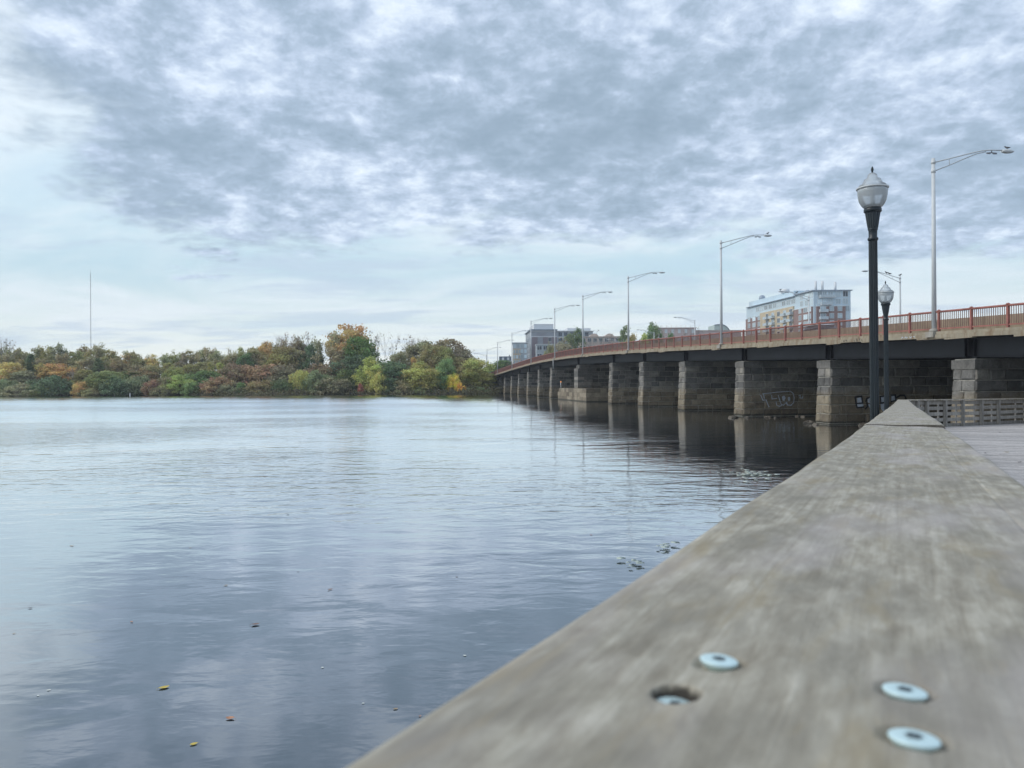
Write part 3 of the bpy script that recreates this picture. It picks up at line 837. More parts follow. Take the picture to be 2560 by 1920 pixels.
def make_boardwalk():
    root = empty('boardwalk_railing', rp(0.5, 0, -1.05)); inv = Matrix.Translation(-root.location)
    def add(mb, name, mat):
        o = mb.build(name, mat, root); o.matrix_parent_inverse = inv; return o
    js = [-2.0, 3.9 * KD, 9.95 * KD, 16.1 * KD, 22 * KD, 28.8 * KD]
    for i in range(5):
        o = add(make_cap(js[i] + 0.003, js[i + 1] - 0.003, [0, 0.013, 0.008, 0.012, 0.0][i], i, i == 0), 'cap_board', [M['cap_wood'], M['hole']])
        if i == 0: cap = o
    # screws
    for px, py, kind in SCREWS:
        s, o = screw_so(px, py); p = rp(s, o, -0.0072 if kind == 'sunk' else 0.0012)
        mb = MB(); n = 28
        r = 0.0098
        prof = [(0.006, -0.004), (r * 0.93, -0.0004), (r, 0.0008), (r * 0.98, 0.0013), (r * 0.90, 0.0017), (r * 0.40, 0.0018), (r * 0.34, 0.0012)]
        mb.lathe(prof[:-1], n, (0, 0, 0), 0)
        st = [(r * (0.40 if k % 2 == 0 else 0.28), 2 * math.pi * k / 12) for k in range(12)]
        a = [mb.vert((q * math.cos(t), q * math.sin(t), 0.0021)) for q, t in st]
        mb.face(a, 1)
        x = mb.build('screw', [M['zinc'], M['zinc_dark']], root)
        x.matrix_parent_inverse = inv; x.location = p
        x.rotation_euler = (rnd.uniform(-.03, .03) + R(0), R(4 if kind != 'sunk' else 6), rnd.random())
        if kind == 'sunk': x['label'] = 'screw sunk in a dark round hole'
    # posts and slats under the cap
    s = 0.9
    while s < 28.5 * KD:
        mb = MB(); p = rp(s, 0.05, -0.065); mb.frame_box(p - RD * 0.045 - RP * 0.045 - Vector((0, 0, 1.02)), RD * 0.09, RP * 0.09, (0, 0, 1.02)); add(mb, 'post', M['rail_wood']); s += 1.83
    for q in range(5):
        mb = MB(); sv = [-1.5 + 1.5 * k for k in range(23)]
        for a, b in zip(sv, sv[1:]):
            if b > 28.5 * KD: break
            mb.frame_box(rp(a, -0.035, -0.22 - q * 0.2), rp(b, -0.035, -0.22 - q * 0.2) - rp(a, -0.035, -0.22 - q * 0.2), RP * 0.038, (0, 0, 0.13))
        add(mb, 'slat', M['rail_wood'])
    tag(root, 'weathered grey wooden railing with wide cap board and screw heads in the foreground', 'railing')
    # railing of the far end, bending round to the right
    r2 = empty('end_railing', rp(28.8 * KD, 0, -1.05)); inv2 = Matrix.Translation(-r2.location)
    tops = [(2252, 1001.0), (2290, 999.5), (2313, 999.3), (2359, 999), (2402.6, 998.6), (2449.7, 998.2), (2492, 997.6), (2558, 996.5), (2640, 995), (2760, 993)]
    Yd = [28.8, 29.3, 29.6, 30.2, 30.8, 31.6, 32.4, 33.8, 35.0, 36.5]
    pts = [at(x, y, Y) for (x, y), Y in zip(tops, Yd)]
    for i in range(len(pts)):
        mb = MB(); p = pts[i]; tdir = (pts[min(i + 1, len(pts) - 1)] - pts[max(0, i - 1)]); tdir.z = 0; tdir.normalize(); nn = Vector((tdir.y, -tdir.x, 0))
        mb.frame_box(p - tdir * 0.06 + nn * 0.02 + Vector((0, 0, -1.08)), tdir * 0.12, nn * 0.10, (0, 0, 1.03)); o = mb.build('post', M['rail_wood'], r2); o.matrix_parent_inverse = inv2
    for i in range(len(pts) - 1):
        a, b = pts[i], pts[i + 1]; t = (b - a); t.z = 0; t.normalize(); nn = Vector((t.y, -t.x, 0))
        mb = MB(); mb.frame_box(a - nn * 0.14 + Vector((0, 0, -0.047)), b - a, nn * 0.28, (0, 0, 0.045)); o = mb.build('cap_board', M['cap_wood'], r2); o.matrix_parent_inverse = inv2
        mb = MB()
        for q in range(5):
            z = -0.06 - 0.135 - q * 0.225 + (0.0 if q else -0.01)
            mb.frame_box(a - nn * 0.02 + Vector((0, 0, z)), b - a, nn * 0.035, (0, 0, 0.135))
        e = a.lerp(b, 0.72); mb.frame_box(e - nn * 0.06 + Vector((0, 0, -1.06)), t * 0.09, nn * 0.035, (0, 0, 0.98))
        o = mb.build('slat_panel', M['rail_wood'], r2); o.matrix_parent_inverse = inv2
    tag(r2, 'grey slatted railing at the far end of the boardwalk, in front of a pier', 'railing')
    # deck planks, laid across the walk
    mb = MB(); rr = random.Random(3); s = -3.0
    scorner = 28.8 * KD; f0, f1 = pts[0], pts[-1]
    while s < 46:
        lo = 0.09
        dz = -1.08 if s < scorner else -1.08
        if s > scorner - 0.5:
            # start of the plank follows the end railing
            best = None
            for a, b in zip(pts, pts[1:]):
                sa, sb = a.dot(RD), b.dot(RD)
                if sa <= s <= sb: best = (a + (b - a) * ((s - sa) / (sb - sa))).dot(RP)
            lo = best + 0.05 if best is not None else (0.09 if s < pts[0].dot(RD) else 99)
        if lo > 12: s += 0.145; continue
        jz = rr.random() * 0.006
        # the walk levels out past the corner
        z = cap_h(min(s / KD, 40)) - 1.08 + jz
        cutp = lo + 1.2 + rr.random() * 3.0
        for a, b in ((lo, cutp), (cutp + 0.004, 13.0)):
            p = RD * s + RP * a; mb.frame_box((p.x, p.y, z - 0.04), RP * (b - a), RD * 0.134, (0, 0, 0.04))
        s += 0.145
    tag(mb.build('boardwalk_path', M['deck_wood']), 'grey plank boardwalk behind the railing', None, None, 'structure')
    # piles and beams carrying the walk
    k = 0
    for s in [1.0 + 3.6 * i for i in range(11)]:
        for off in (0.35, 3.4, 6.8):
            p = RD * s + RP * off; z = cap_h(s / KD) - 1.2
            mb = MB(); mb.tube([(p.x, p.y, -1.2), (p.x, p.y, z - 0.03)], [0.15, 0.14], 10)
            o = mb.build('pile', M['rail_wood']); tag(o, 'round timber pile under the boardwalk', 'pile', 'piles carrying the boardwalk')
        k += 1
make_boardwalk()

# dark lamp posts beside the railing
def make_post_lamp():
    root = empty('lamp_post')
    # total height 4.55 m above the deck; fluted shaft
    mb = MB(); mb.lathe([(0.20, -0.3), (0.20, 0.10), (0.17, 0.16), (0.13, 0.42), (0.095, 0.5)], 24); mb.lathe([(0.066, 0.5), (0.064, 3.34)], 32, flute=1, fl=0.13, smooth=False)
    mb.lathe([(0.064, 3.34), (0.078, 3.36), (0.078, 3.38), (0.062, 3.40), (0.064, 3.50), (0.074, 3.515), (0.074, 3.53)], 24)
    mb.build('pole', M['black_paint'], root)
    mb = MB(); mb.lathe([(0.072, 3.53), (0.082, 3.58), (0.108, 3.76), (0.112, 3.78)], 32, flute=1, fl=0.08, smooth=False); mb.lathe([(0.112, 3.78), (0.130, 3.795), (0.130, 3.84), (0.112, 3.855)], 24)
    mb.build('fitter', M['black_paint'], root)
    head = MB()
    head.lathe([(0.115, 3.856), (0.140, 3.87), (0.165, 3.90), (0.196, 3.96), (0.212, 4.03), (0.220, 4.11), (0.222, 4.15)], 40)
    head.build('globe', M['lens'], root)
    mb = MB(); mb.lathe([(0.222, 4.151), (0.236, 4.153), (0.236, 4.172), (0.222, 4.176)], 40); mb.build('rim', M['galv'], root)
    mb = MB(); mb.lathe([(0.218, 4.177), (0.190, 4.215), (0.150, 4.235), (0.142, 4.255), (0.124, 4.285), (0.120, 4.30), (0.092, 4.315), (0.078, 4.33), (0.066, 4.375), (0.04, 4.40), (0.012, 4.405)], 40); mb.build('dome', M['lens'], root)
    mb = MB(); mb.lathe([(0.125, 3.858), (0.12, 3.90), (0.10, 3.905)], 24); mb.tube([(0, 0, 3.9), (0, 0, 4.08)], [0.035, 0.03], 10); mb.lathe([(0.205, 4.09), (0.214, 4.148), (0.20, 4.149), (0.195, 4.092)], 30); mb.build('lamp_holder', M['galv'], root)
    mb = MB(); mb.lathe([(0.012, 4.406), (0.014, 4.43), (0.022, 4.45), (0.016, 4.48), (0.004, 4.505)], 12); mb.build('finial', M['black_paint'], root)
    return root
pl = make_post_lamp()
for i, (bx, Y, topy, tilt) in enumerate(((2187, 12.0, 417, 1.0), (2217, 22.6, 703, 0.3))):
    o = pl if i == 0 else copy_tree(pl)
    tp = at(2180 if i == 0 else 2213.5, topy, Y); base = at(bx, 1040, Y)
    o.location = (base.x, Y, tp.z - 4.505); o.rotation_euler = (0, R(-0.25), 0)
    tag(o, ['dark fluted lamp post with clear acorn globe, the nearer one beside the railing', 'smaller looking dark lamp post with acorn globe, farther along the railing'][i], 'lamp post', 'dark lamp posts along the boardwalk')
# ------------------------------------------------------------------ trees
def leaf_quad(mb, p, size, rr, tint, droop=0.0, flat=0.5):
    n = Vector((rr.gauss(0, 1), rr.gauss(0, 1), rr.gauss(0, 1) + flat)).normalized()
    a = n.cross(Vector((rr.random(), rr.random(), rr.random() + 0.1))).normalized(); b = n.cross(a)
    s = size * (0.6 + 0.8 * rr.random()); a *= s * 0.5; b *= s * 0.5 * (0.6 + 0.5 * rr.random())
    if droop: b = Vector((0, 0, -1)) * s * droop
    L = (tint[0], tint[1], 0)
    ids = [mb.vert(p - a - b * 0.4, L), mb.vert(p + a * 0.3 - b, L), mb.vert(p + a + b * 0.4, L), mb.vert(p - a * 0.3 + b, L)]
    mb.face(ids)

def branch(mb, p, d, L, r, depth, rr, tips, spread=0.5, up=0.15, kids=(2, 3), wig=0.12, nside=5, shrink=0.72):
    pts = [p]; dd = d.normalized(); n = 3
    for i in range(n):
        dd = (dd + Vector((rr.gauss(0, wig), rr.gauss(0, wig), rr.gauss(0, wig) + up * 0.3))).normalized()
        pts.append(pts[-1] + dd * (L / n))
    mb.tube(pts, [r * (1 - 0.35 * i / n) for i in range(n + 1)], nside, 0, False)
    if depth == 0:
        tips.append((pts[-1], dd)); return
    tips.append((pts[2], dd))
    for k in range(rr.randint(*kids)):
        sd = dd.orthogonal().normalized(); sd.rotate(Matrix.Rotation(rr.random() * 6.28, 3, dd))
        nd = (dd + sd * spread * (0.6 + 0.8 * rr.random()) + Vector((0, 0, up))).normalized()
        branch(mb, pts[-1] if k == 0 or rr.random() < 0.6 else pts[2], nd, L * shrink * (0.8 + 0.4 * rr.random()), r * 0.62, depth - 1, rr, tips, spread, up, kids, wig, max(3, nside - 1), shrink)

TREE = {}
def variant(kind, seed):
    """crown and trunk meshes; height 10 m unless stated, base at z = 0"""
    rr = random.Random(hash((kind, seed)) % 100000 if False else sum(map(ord, kind)) * 131 + seed * 17)
    cr, tk = MB(), MB(); tips = []
    if kind in ('round', 'broad', 'slim', 'shrub', 'pine'):
        H = 5.5 if kind == 'shrub' else 10.0
        W, zb, nc, nl, lf = {'round': (3.7, 0.04, 110, 84, 0.32), 'broad': (3.8, 0.16, 110, 84, 0.32), 'slim': (1.75, 0.12, 60, 60, 0.27), 'shrub': (4.4, 0.0, 84, 76, 0.38), 'pine': (2.4, 0.08, 70, 70, 0.30)}[kind]
        tr = {'slim': 0.12, 'shrub': 0.12}.get(kind, 0.2)
        # trunk and limbs
        base = Vector((0, 0, -0.6)); lean = Vector((rr.gauss(0, .05), rr.gauss(0, .05), 1)) * (H / 10)
        tk.tube([base, base + lean * 3, base + lean * 6 + Vector((rr.gauss(0, .3), rr.gauss(0, .3), 0)), base + lean * 9.6], [tr, tr * 0.8, tr * 0.5, 0.03], 7, 0, False)
        for k in range(12):
            z0 = (1.5 + rr.random() * 5.5) * H / 10; a = rr.random() * 6.28
            d = Vector((math.cos(a), math.sin(a), 0.7 + rr.random() * 0.5))
            branch(tk, Vector((lean.x * z0, lean.y * z0, z0)), d, W * 0.45 * H / 10, tr * 0.35, 1, rr, tips, 0.5, 0.2)
        lobes = [(rr.random() * 6.28, 0.75 + rr.random() * 0.5, rr.random()) for _ in range(7)]
        for c in range(nc):
            if kind == 'pine':
                t = rr.random() ** 1.2; z = zb + (1 - zb) * t; rad = W * (1 - t) ** 0.8 * (0.55 + 0.45 * rr.random()) + 0.1; a = rr.random() * 6.28
                p = Vector((rad * math.cos(a), rad * math.sin(a), z * H)); cs = 0.55
            else:
                v = Vector((rr.gauss(0, 1), rr.gauss(0, 1), rr.gauss(0, 1))).normalized()
                rad = 0.45 + 0.55 * rr.random() ** 0.6
                k = 1.0
                for la, ls, lz in lobes:
                    g = max(0, math.cos(math.atan2(v.y, v.x) - la)) ** 3 * (1 - abs(v.z * 0.5 + 0.5 - lz)); k += (ls - 1.0) * g * 1.4
                hz = (1 - zb) * H / 2; zc = zb * H + hz
                shp = 1.0
                if kind == 'round': shp = 1.0 - 0.12 * v.z
                if kind == 'slim': shp = 1.05 - 0.35 * max(0, v.z)
                if kind == 'shrub': shp = 1.0 - 0.25 * v.z
                p = Vector((v.x * W * rad * k * shp, v.y * W * rad * k * shp, zc + v.z * hz * rad * (0.85 + 0.2 * k) * 0.95))
                cs = {'round': 0.85, 'broad': 0.8, 'slim': 0.6, 'shrub': 0.85}[kind]
            tint = (rr.random(), rr.random())
            for _ in range(nl):
                q = p + Vector((rr.gauss(0, cs * 0.6), rr.gauss(0, cs * 0.6), rr.gauss(0, cs * 0.38)))
                if q.z < 0: q.z = abs(q.z) * 0.3
                leaf_quad(cr, q, lf, rr, tint)
    elif kind in ('bare', 'halfbare'):
        base = Vector((0, 0, -0.6)); trunk_top = Vector((rr.gauss(0, .2), rr.gauss(0, .2), 2.6))
        tk.tube([base, Vector((0, 0, 1.2)), trunk_top], [0.2, 0.17, 0.14], 7, 0, False)
        for k in range(4 if kind == 'bare' else 3):
            a = rr.random() * 6.28 + k * 1.57; sp = 0.5 if kind == 'bare' else 0.22
            branch(tk, trunk_top - Vector((0, 0, rr.random() * 1.0)), Vector((math.cos(a) * sp, math.sin(a) * sp, 1)), 2.9, 0.095, 4, rr, tips, 0.48 if kind == 'bare' else 0.34, 0.22, (2, 3), 0.1, 5, 0.74)
        mz = max(t[0].z for t in tips)
        sc = 10.0 / mz
        tk.v = [(x * sc if z > 0 else x, y * sc if z > 0 else y, z * sc if z > 0 else z) for x, y, z in tk.v]
        prob = 0.10 if kind == 'bare' else 1.0
        for p, d in tips:
            if rr.random() < prob:
                tint = (rr.random(), rr.random())
                for _ in range(9 if kind == 'halfbare' else 4):
                    leaf_quad(cr, p * sc + Vector((rr.gauss(0, .3), rr.gauss(0, .3), rr.gauss(0, .3))), 0.30, rr, tint)
        if not cr.v: leaf_quad(cr, Vector((0, 0, 8)), 0.2, rr, (0.5, 0.5))
    elif kind == 'willow':
        tk.tube([(0, 0, -0.6), (0.1, 0, 2.5), (0.0, 0.1, 6)], [0.28, 0.22, 0.1], 7, 0, False)
        for k in range(120):
            a = rr.random() * 6.28; rad = 3.4 * rr.random() ** 0.5; top = 9.6 - 0.30 * rad ** 1.9 * (0.6 + 0.4 * rr.random()); L = 2.0 + rr.random() * 5.0
            tint = (rr.random(), rr.random())
            for i in range(26):
                t = i / 26; p = Vector((math.cos(a) * (rad + 0.25 * t), math.sin(a) * (rad + 0.25 * t), max(0.4, top - L * t)))
                leaf_quad(cr, p + Vector((rr.gauss(0, .18), rr.gauss(0, .18), rr.gauss(0, .15))), 0.34, rr, tint, 0.45)
    return cr.mesh('crown', M['leaf']), tk.mesh('trunk', M['twigs'] if kind in ('bare', 'halfbare') else M['bark'])
NVAR = {'round': 5, 'broad': 4, 'slim': 5, 'shrub': 5, 'pine': 2, 'bare': 4, 'halfbare': 5, 'willow': 1}
BASEW = {'round': 7.6, 'broad': 8.2, 'slim': 3.9, 'shrub': 9.4, 'pine': 5.0, 'bare': 7.0, 'halfbare': 4.6, 'willow': 7.6}
for k, n in NVAR.items(): TREE[k] = [variant(k, i) for i in range(n)]

COLS = {'gold': (0.34, 0.255, 0.085), 'orange': (0.36, 0.25, 0.09), 'olive': (0.215, 0.21, 0.075), 'brownolive': (0.245, 0.22, 0.095), 'green': (0.10, 0.15, 0.045), 'dark': (0.10, 0.14, 0.065),
        'bright': (0.21, 0.26, 0.065), 'yellow': (0.52, 0.40, 0.04), 'ygreen': (0.30, 0.30, 0.075), 'maroon': (0.19, 0.15, 0.085), 'redbrown': (0.24, 0.17, 0.085), 'greybrown': (0.24, 0.22, 0.12),
        'purple': (0.205, 0.18, 0.095), 'greygreen': (0.18, 0.20, 0.10), 'red': (0.34, 0.15, 0.09), 'twig': (0.22, 0.185, 0.15), 'midgreen': (0.155, 0.20, 0.07)}
def soften(c):
    g = 0.3 * c[0] + 0.5 * c[1] + 0.2 * c[2]
    return tuple((q * 0.80 + g * 0.20) * 2.05 for q in c)
COLS = {k: soften(c) for k, c in COLS.items()}
def plant(cx, top, w, kind, col, Y, label, name=None, group=None, cat='tree', basez=None, pale=False):
    tp = at(cx, top, Y); z0 = land_z(tp.x, Y) if basez is None else basez
    H = tp.z - z0; wm = w * Y / F
    root = empty(name or {'shrub': 'shrub', 'willow': 'willow_tree', 'pine': 'pine_tree', 'bare': 'bare_tree', 'halfbare': 'slim_tree', 'slim': 'slim_tree'}.get(kind, 'tree'), (tp.x, Y, z0))
    vi = rnd.randrange(NVAR[kind]); cme, tme = TREE[kind][vi]
    c = link('crown', cme, root); t = link('trunk', tme, root)
    k = rnd.uniform(0.88, 1.12); cc = COLS[col]; j = lambda: rnd.uniform(0.93, 1.07)
    c.color = (cc[0] * k * j(), cc[1] * k * j(), cc[2] * k * j(), 1)
    root.scale = (wm / BASEW[kind] * rnd.choice((1, -1)), wm / BASEW[kind] * 1.1, H / (5.5 if kind == 'shrub' else 10.0))
    root.rotation_euler = (0, 0, rnd.uniform(0, 6.28) if kind != 'willow' else 0)
    tag(root, label, cat, group)
    return root

# back row of the wood: slim half-bare trees, counted from the left edge
top_prof = [(-40, 862), (0, 858), (30, 872), (60, 874), (90, 866), (130, 866), (170, 868), (200, 868), (240, 866), (290, 868), (330, 884), (390, 886), (420, 880), (470, 878), (520, 876), (560, 879), (600, 874), (640, 866), (690, 862), (740, 848), (780, 846), (820, 844)]
def prof(x):
    for (a, b), (c, d) in zip(top_prof, top_prof[1:]):
        if a <= x <= c: return b + (d - b) * (x - a) / (c - a)
    return 860
n = 0; x = 6
KIND3 = ['halfbare', 'slim', 'halfbare', 'halfbare', 'slim', 'slim']; 
while x < 760:
    k = KIND3[n % 6] if rnd.random() < 0.8 else 'slim'
    col = rnd.choice(['olive', 'brownolive', 'greybrown', 'olive', 'brownolive', 'greygreen'] if x < 440 else ['greybrown', 'brownolive', 'purple', 'greybrown', 'olive'])
    if 280 < x < 330: col = 'gold' if rnd.random() < 0.5 else 'olive'
    if 360 < x < 390: col = 'gold'
    cname = {'olive': 'olive green', 'brownolive': 'olive brown', 'greybrown': 'grey brown', 'gold': 'golden', 'purple': 'dull purple brown', 'greygreen': 'grey green'}[col]
    plant(x, prof(x) + rnd.uniform(-6, 9), rnd.uniform(28, 40), k, col, 268 + rnd.uniform(-7, 7),
          'slim %s tree, %s from the left in the back row of the wood' % (cname, ORD[n]), 'slim_tree', 'slim trees in the back row of the far wood')
    n += 1; x += rnd.uniform(14, 19)
# a second hidden rank that closes the wood
n2 = 0
for i in range(30):
    xx = 4 + i * 26.0
    plant(xx + rnd.uniform(-5, 5), prof(xx) + 26 + rnd.uniform(-6, 8), rnd.uniform(34, 46), 'slim' if i % 3 else 'halfbare', rnd.choice(['olive', 'brownolive', 'greybrown', 'purple']), 257 + rnd.uniform(-3, 3),
          'half-bare understorey tree, %s from the left in the middle row of the wood' % ORD[i], 'slim_tree', 'understorey trees in the middle row of the far wood')

SPEC = [
 # cx, top, w, kind, colour, Y, label
 (2, 836, 70, 'bare', 'twig', 262, 'tall bare tree cut off by the left edge of the view'),
 (16, 908, 78, 'round', 'gold', 246, 'golden orange tree at the left edge of the wood'),
 (76, 888, 34, 'pine', 'dark', 252, 'dark green pine standing among the golden trees at left'),
 (52, 928, 66, 'round', 'greybrown', 243, 'grey brown bushy tree beside the leftmost golden tree'),
 (112, 906, 40, 'halfbare', 'gold', 250, 'thin golden tree with pale trunks left of the golden canopy'),
 (143, 910, 76, 'broad', 'gold', 251, 'golden flat-topped canopy left of the dark fir'),
 (186, 918, 34, 'bare', 'twig', 244, 'pale-limbed bare tree in front of the golden canopy'),
 (131, 942, 80, 'shrub', 'dark', 238, 'dark green bush at the water below the golden canopy'),
 (60, 962, 70, 'shrub', 'greybrown', 236, 'low grey brown bush at the left of the waterline'),
 (10, 950, 60, 'shrub', 'greygreen', 237, 'grey green bush at the water, leftmost of all'),
 (104, 968, 42, 'shrub', 'olive', 235, 'small olive bush on the water beside the dark green bush'),
 (201, 954, 34, 'shrub', 'orange', 236, 'small bright orange shrub on the waterline'),
 (210, 926, 46, 'round', 'olive', 246, 'olive tree behind the bright orange shrub'),
 (246, 898, 38, 'pine', 'dark', 252, 'dark blue green fir below the radio mast'),
 (263, 930, 70, 'broad', 'midgreen', 240, 'fresh green layered tree over the water right of the orange shrub'),
 (287, 946, 60, 'shrub', 'dark', 237, 'dark green bush overhanging the bent white trunk'),
 (228, 972, 50, 'shrub', 'brownolive', 235, 'low brown brushy shrub right of the orange shrub'),
 (318, 928, 60, 'round', 'green', 246, 'green tree behind the white channel post'),
 (342, 940, 62, 'shrub', 'greygreen', 240, 'grey green bush right of the white channel post'),
 (356, 922, 60, 'broad', 'redbrown', 247, 'red brown canopy left of the lime green tree'),
 (437, 918, 46, 'broad', 'bright', 246, 'bright lime green tree in the middle of the wood'),
 (382, 952, 50, 'shrub', 'redbrown', 237, 'red brown shrub above the waterline reeds'),
 (416, 946, 56, 'shrub', 'purple', 239, 'purple brown bush below the lime green tree'),
 (452, 940, 56, 'round', 'ygreen', 239, 'yellow olive bushy tree on the water right of the reeds'),
 (474, 956, 36, 'shrub', 'midgreen', 236, 'small green bush right of the yellow olive tree'),
 (402, 968, 40, 'shrub', 'brownolive', 235, 'straw brown brush at the water below the red brown shrub'),
 (510, 930, 90, 'shrub', 'green', 244, 'wide green bush left of the red sumacs'),
 (526, 906, 20, 'slim', 'ygreen', 251, 'narrow yellow tree, left of a pair above the green bush'),
 (550, 901, 22, 'slim', 'ygreen', 251, 'narrow yellow tree, right of a pair above the green bush'),
 (548, 946, 70, 'shrub', 'redbrown', 238, 'reddish shrub on the water right of the small green bush'),
 (614, 884, 46, 'round', 'dark', 256, 'dark green round tree above the red sumacs'),
 (588, 914, 90, 'shrub', 'maroon', 248, 'maroon sumac thicket, leftmost of three'),
 (650, 912, 110, 'shrub', 'redbrown', 247, 'red brown sumac thicket, middle of three'),
 (706, 916, 90, 'shrub', 'maroon', 246, 'maroon sumac thicket just left of the weeping willow'),
 (604, 958, 30, 'shrub', 'midgreen', 236, 'small bright green shrub under the red sumacs'),
 (580, 958, 56, 'shrub', 'purple', 237, 'purple brown scrub at the water under the leftmost sumac'),
 (650, 952, 66, 'shrub', 'redbrown', 238, 'rusty scrub at the water under the middle sumac'),
 (700, 952, 60, 'shrub', 'dark', 238, 'dark scrub at the water left of the willow'),
 (754, 924, 58, 'willow', 'ygreen', 239, 'yellow green weeping willow with branches hanging to the water'),
 (664, 855, 44, 'round', 'gold', 262, 'small golden topped tree left of the bare poplars'),
 (640, 872, 60, 'round', 'brownolive', 260, 'olive brown tree below the golden topped tree'),
 (718, 868, 92, 'round', 'olive', 256, 'broad olive yellow tree under the bare poplars'),
 (718, 830, 62, 'bare', 'twig', 264, 'tall bare poplar, leftmost of the bare crowns'),
 (762, 830, 56, 'bare', 'twig', 266, 'tall bare poplar behind the dark green tree, second bare crown'),
 (780, 866, 48, 'round', 'dark', 254, 'dark green tree between the bare poplars and the gold tree'),
 (816, 834, 54, 'halfbare', 'greybrown', 257, 'grey brown nearly bare tree left of the gold tree'),
 (836, 872, 60, 'halfbare', 'greybrown', 250, 'grey twiggy tree in front of the gold tree'),
 (876, 814, 100, 'broad', 'orange', 262, 'tallest tree of the wood with a golden orange top'),
 (899, 845, 80, 'round', 'green', 252, 'big deep green tree in front of the golden orange one'),
 (892, 890, 90, 'round', 'dark', 247, 'dark green tree below the big deep green one'),
 (821, 910, 124, 'shrub', 'maroon', 245, 'wide maroon grey thicket right of the willow'),
 (792, 930, 60, 'shrub', 'greygreen', 239, 'grey green bush right beside the willow'),
 (836, 946, 90, 'shrub', 'purple', 238, 'brown purple scrub at the water under the maroon thicket'),
 (866, 926, 60, 'shrub', 'green', 241, 'green bush right of the maroon thicket'),
 (901, 960, 14, 'shrub', 'red', 236, 'tiny red shrub at the water'),
 (934, 896, 62, 'round', 'ygreen', 238, 'vine covered yellow green tree at the water right of the red shrub'),
 (944, 926, 50, 'shrub', 'ygreen', 235, 'yellow green bush at the foot of the vine covered tree'),
 (981, 904, 76, 'round', 'dark', 239, 'dark green tree at the water in the middle of the right group'),
 (994, 880, 48, 'round', 'greygreen', 247, 'pale green tree behind the dark green waterside tree'),
 (1003, 932, 26, 'shrub', 'orange', 237, 'small orange shrub before the dark green waterside tree'),
 (960, 830, 80, 'bare', 'twig', 262, 'tall bare tree right of the gold tree'),
 (1018, 836, 76, 'bare', 'twig', 260, 'bare tree with few rusty leaves, rightmost of the bare crowns'),
 (1050, 908, 82, 'round', 'ygreen', 237, 'yellow green bushy tree above the pale rocky bank'),
 (1034, 886, 18, 'slim', 'gold', 246, 'thin golden spire tree behind the yellow green bushy tree'),
 (1078, 860, 66, 'round', 'brownolive', 250, 'olive and orange tall tree left of the maroon dome'),
 (1066, 856, 110, 'broad', 'purple', 258, 'wide purple brown crown at the right of the bare trees'),
 (1118, 853, 84, 'broad', 'maroon', 257, 'domed maroon crown with yellowing edge'),
 (1094, 866, 34, 'slim', 'gold', 249, 'golden orange tree in front of the maroon dome'),
 (1112, 870, 46, 'round', 'olive', 247, 'grey olive tree in front of the maroon dome'),
 (1117, 898, 48, 'round', 'midgreen', 240, 'light green tree above the bank slope'),
 (1153, 875, 62, 'round', 'purple', 254, 'dark brown round tree near the bridge end'),
 (1158, 897, 60, 'round', 'brownolive', 247, 'orange olive tree below the dark brown one'),
 (1129, 936, 40, 'shrub', 'yellow', 239, 'bright yellow shrub on the bank near the bridge end'),
 (1149, 960, 24, 'shrub', 'yellow', 238, 'small yellow shrub below the bright yellow one'),
 (1190, 897, 74, 'round', 'ygreen', 243, 'yellow green tree touching the bridge end'),
 (1206, 930, 50, 'round', 'ygreen', 242, 'yellow green lower bush beside the bridge end'),
 (1190, 968, 56, 'shrub', 'greygreen', 240, 'low grey green bush at the water by the bridge end'),
 (1056, 968, 54, 'shrub', 'greygreen', 235, 'low grey green bush on the rocky bank'),
 (1108, 974, 24, 'shrub', 'greygreen', 238, 'small grey bush among the pale rocks'),
 (1010, 950, 60, 'shrub', 'brownolive', 236, 'brown olive bush at the water below the orange shrub'),
 (975, 956, 50, 'shrub', 'dark', 236, 'dark bush at the water under the dark green tree'),
 (1085, 930, 50, 'round', 'green', 242, 'mid green tree over the bank slope'),
 (1228, 920, 40, 'shrub', 'green', 300, 'green bush behind the bridge end sign'),
]
for cx, top, w, kind, col, Y, lab in SPEC:
    low = Y <= 241 and Y < 300
    if low: Y -= 3.5
    if kind not in ('bare', 'halfbare'): w *= 1.16
    plant(cx, top, w, kind, col, Y, lab, basez=(-0.2 if low else None), cat='shrub' if kind == 'shrub' else 'tree')
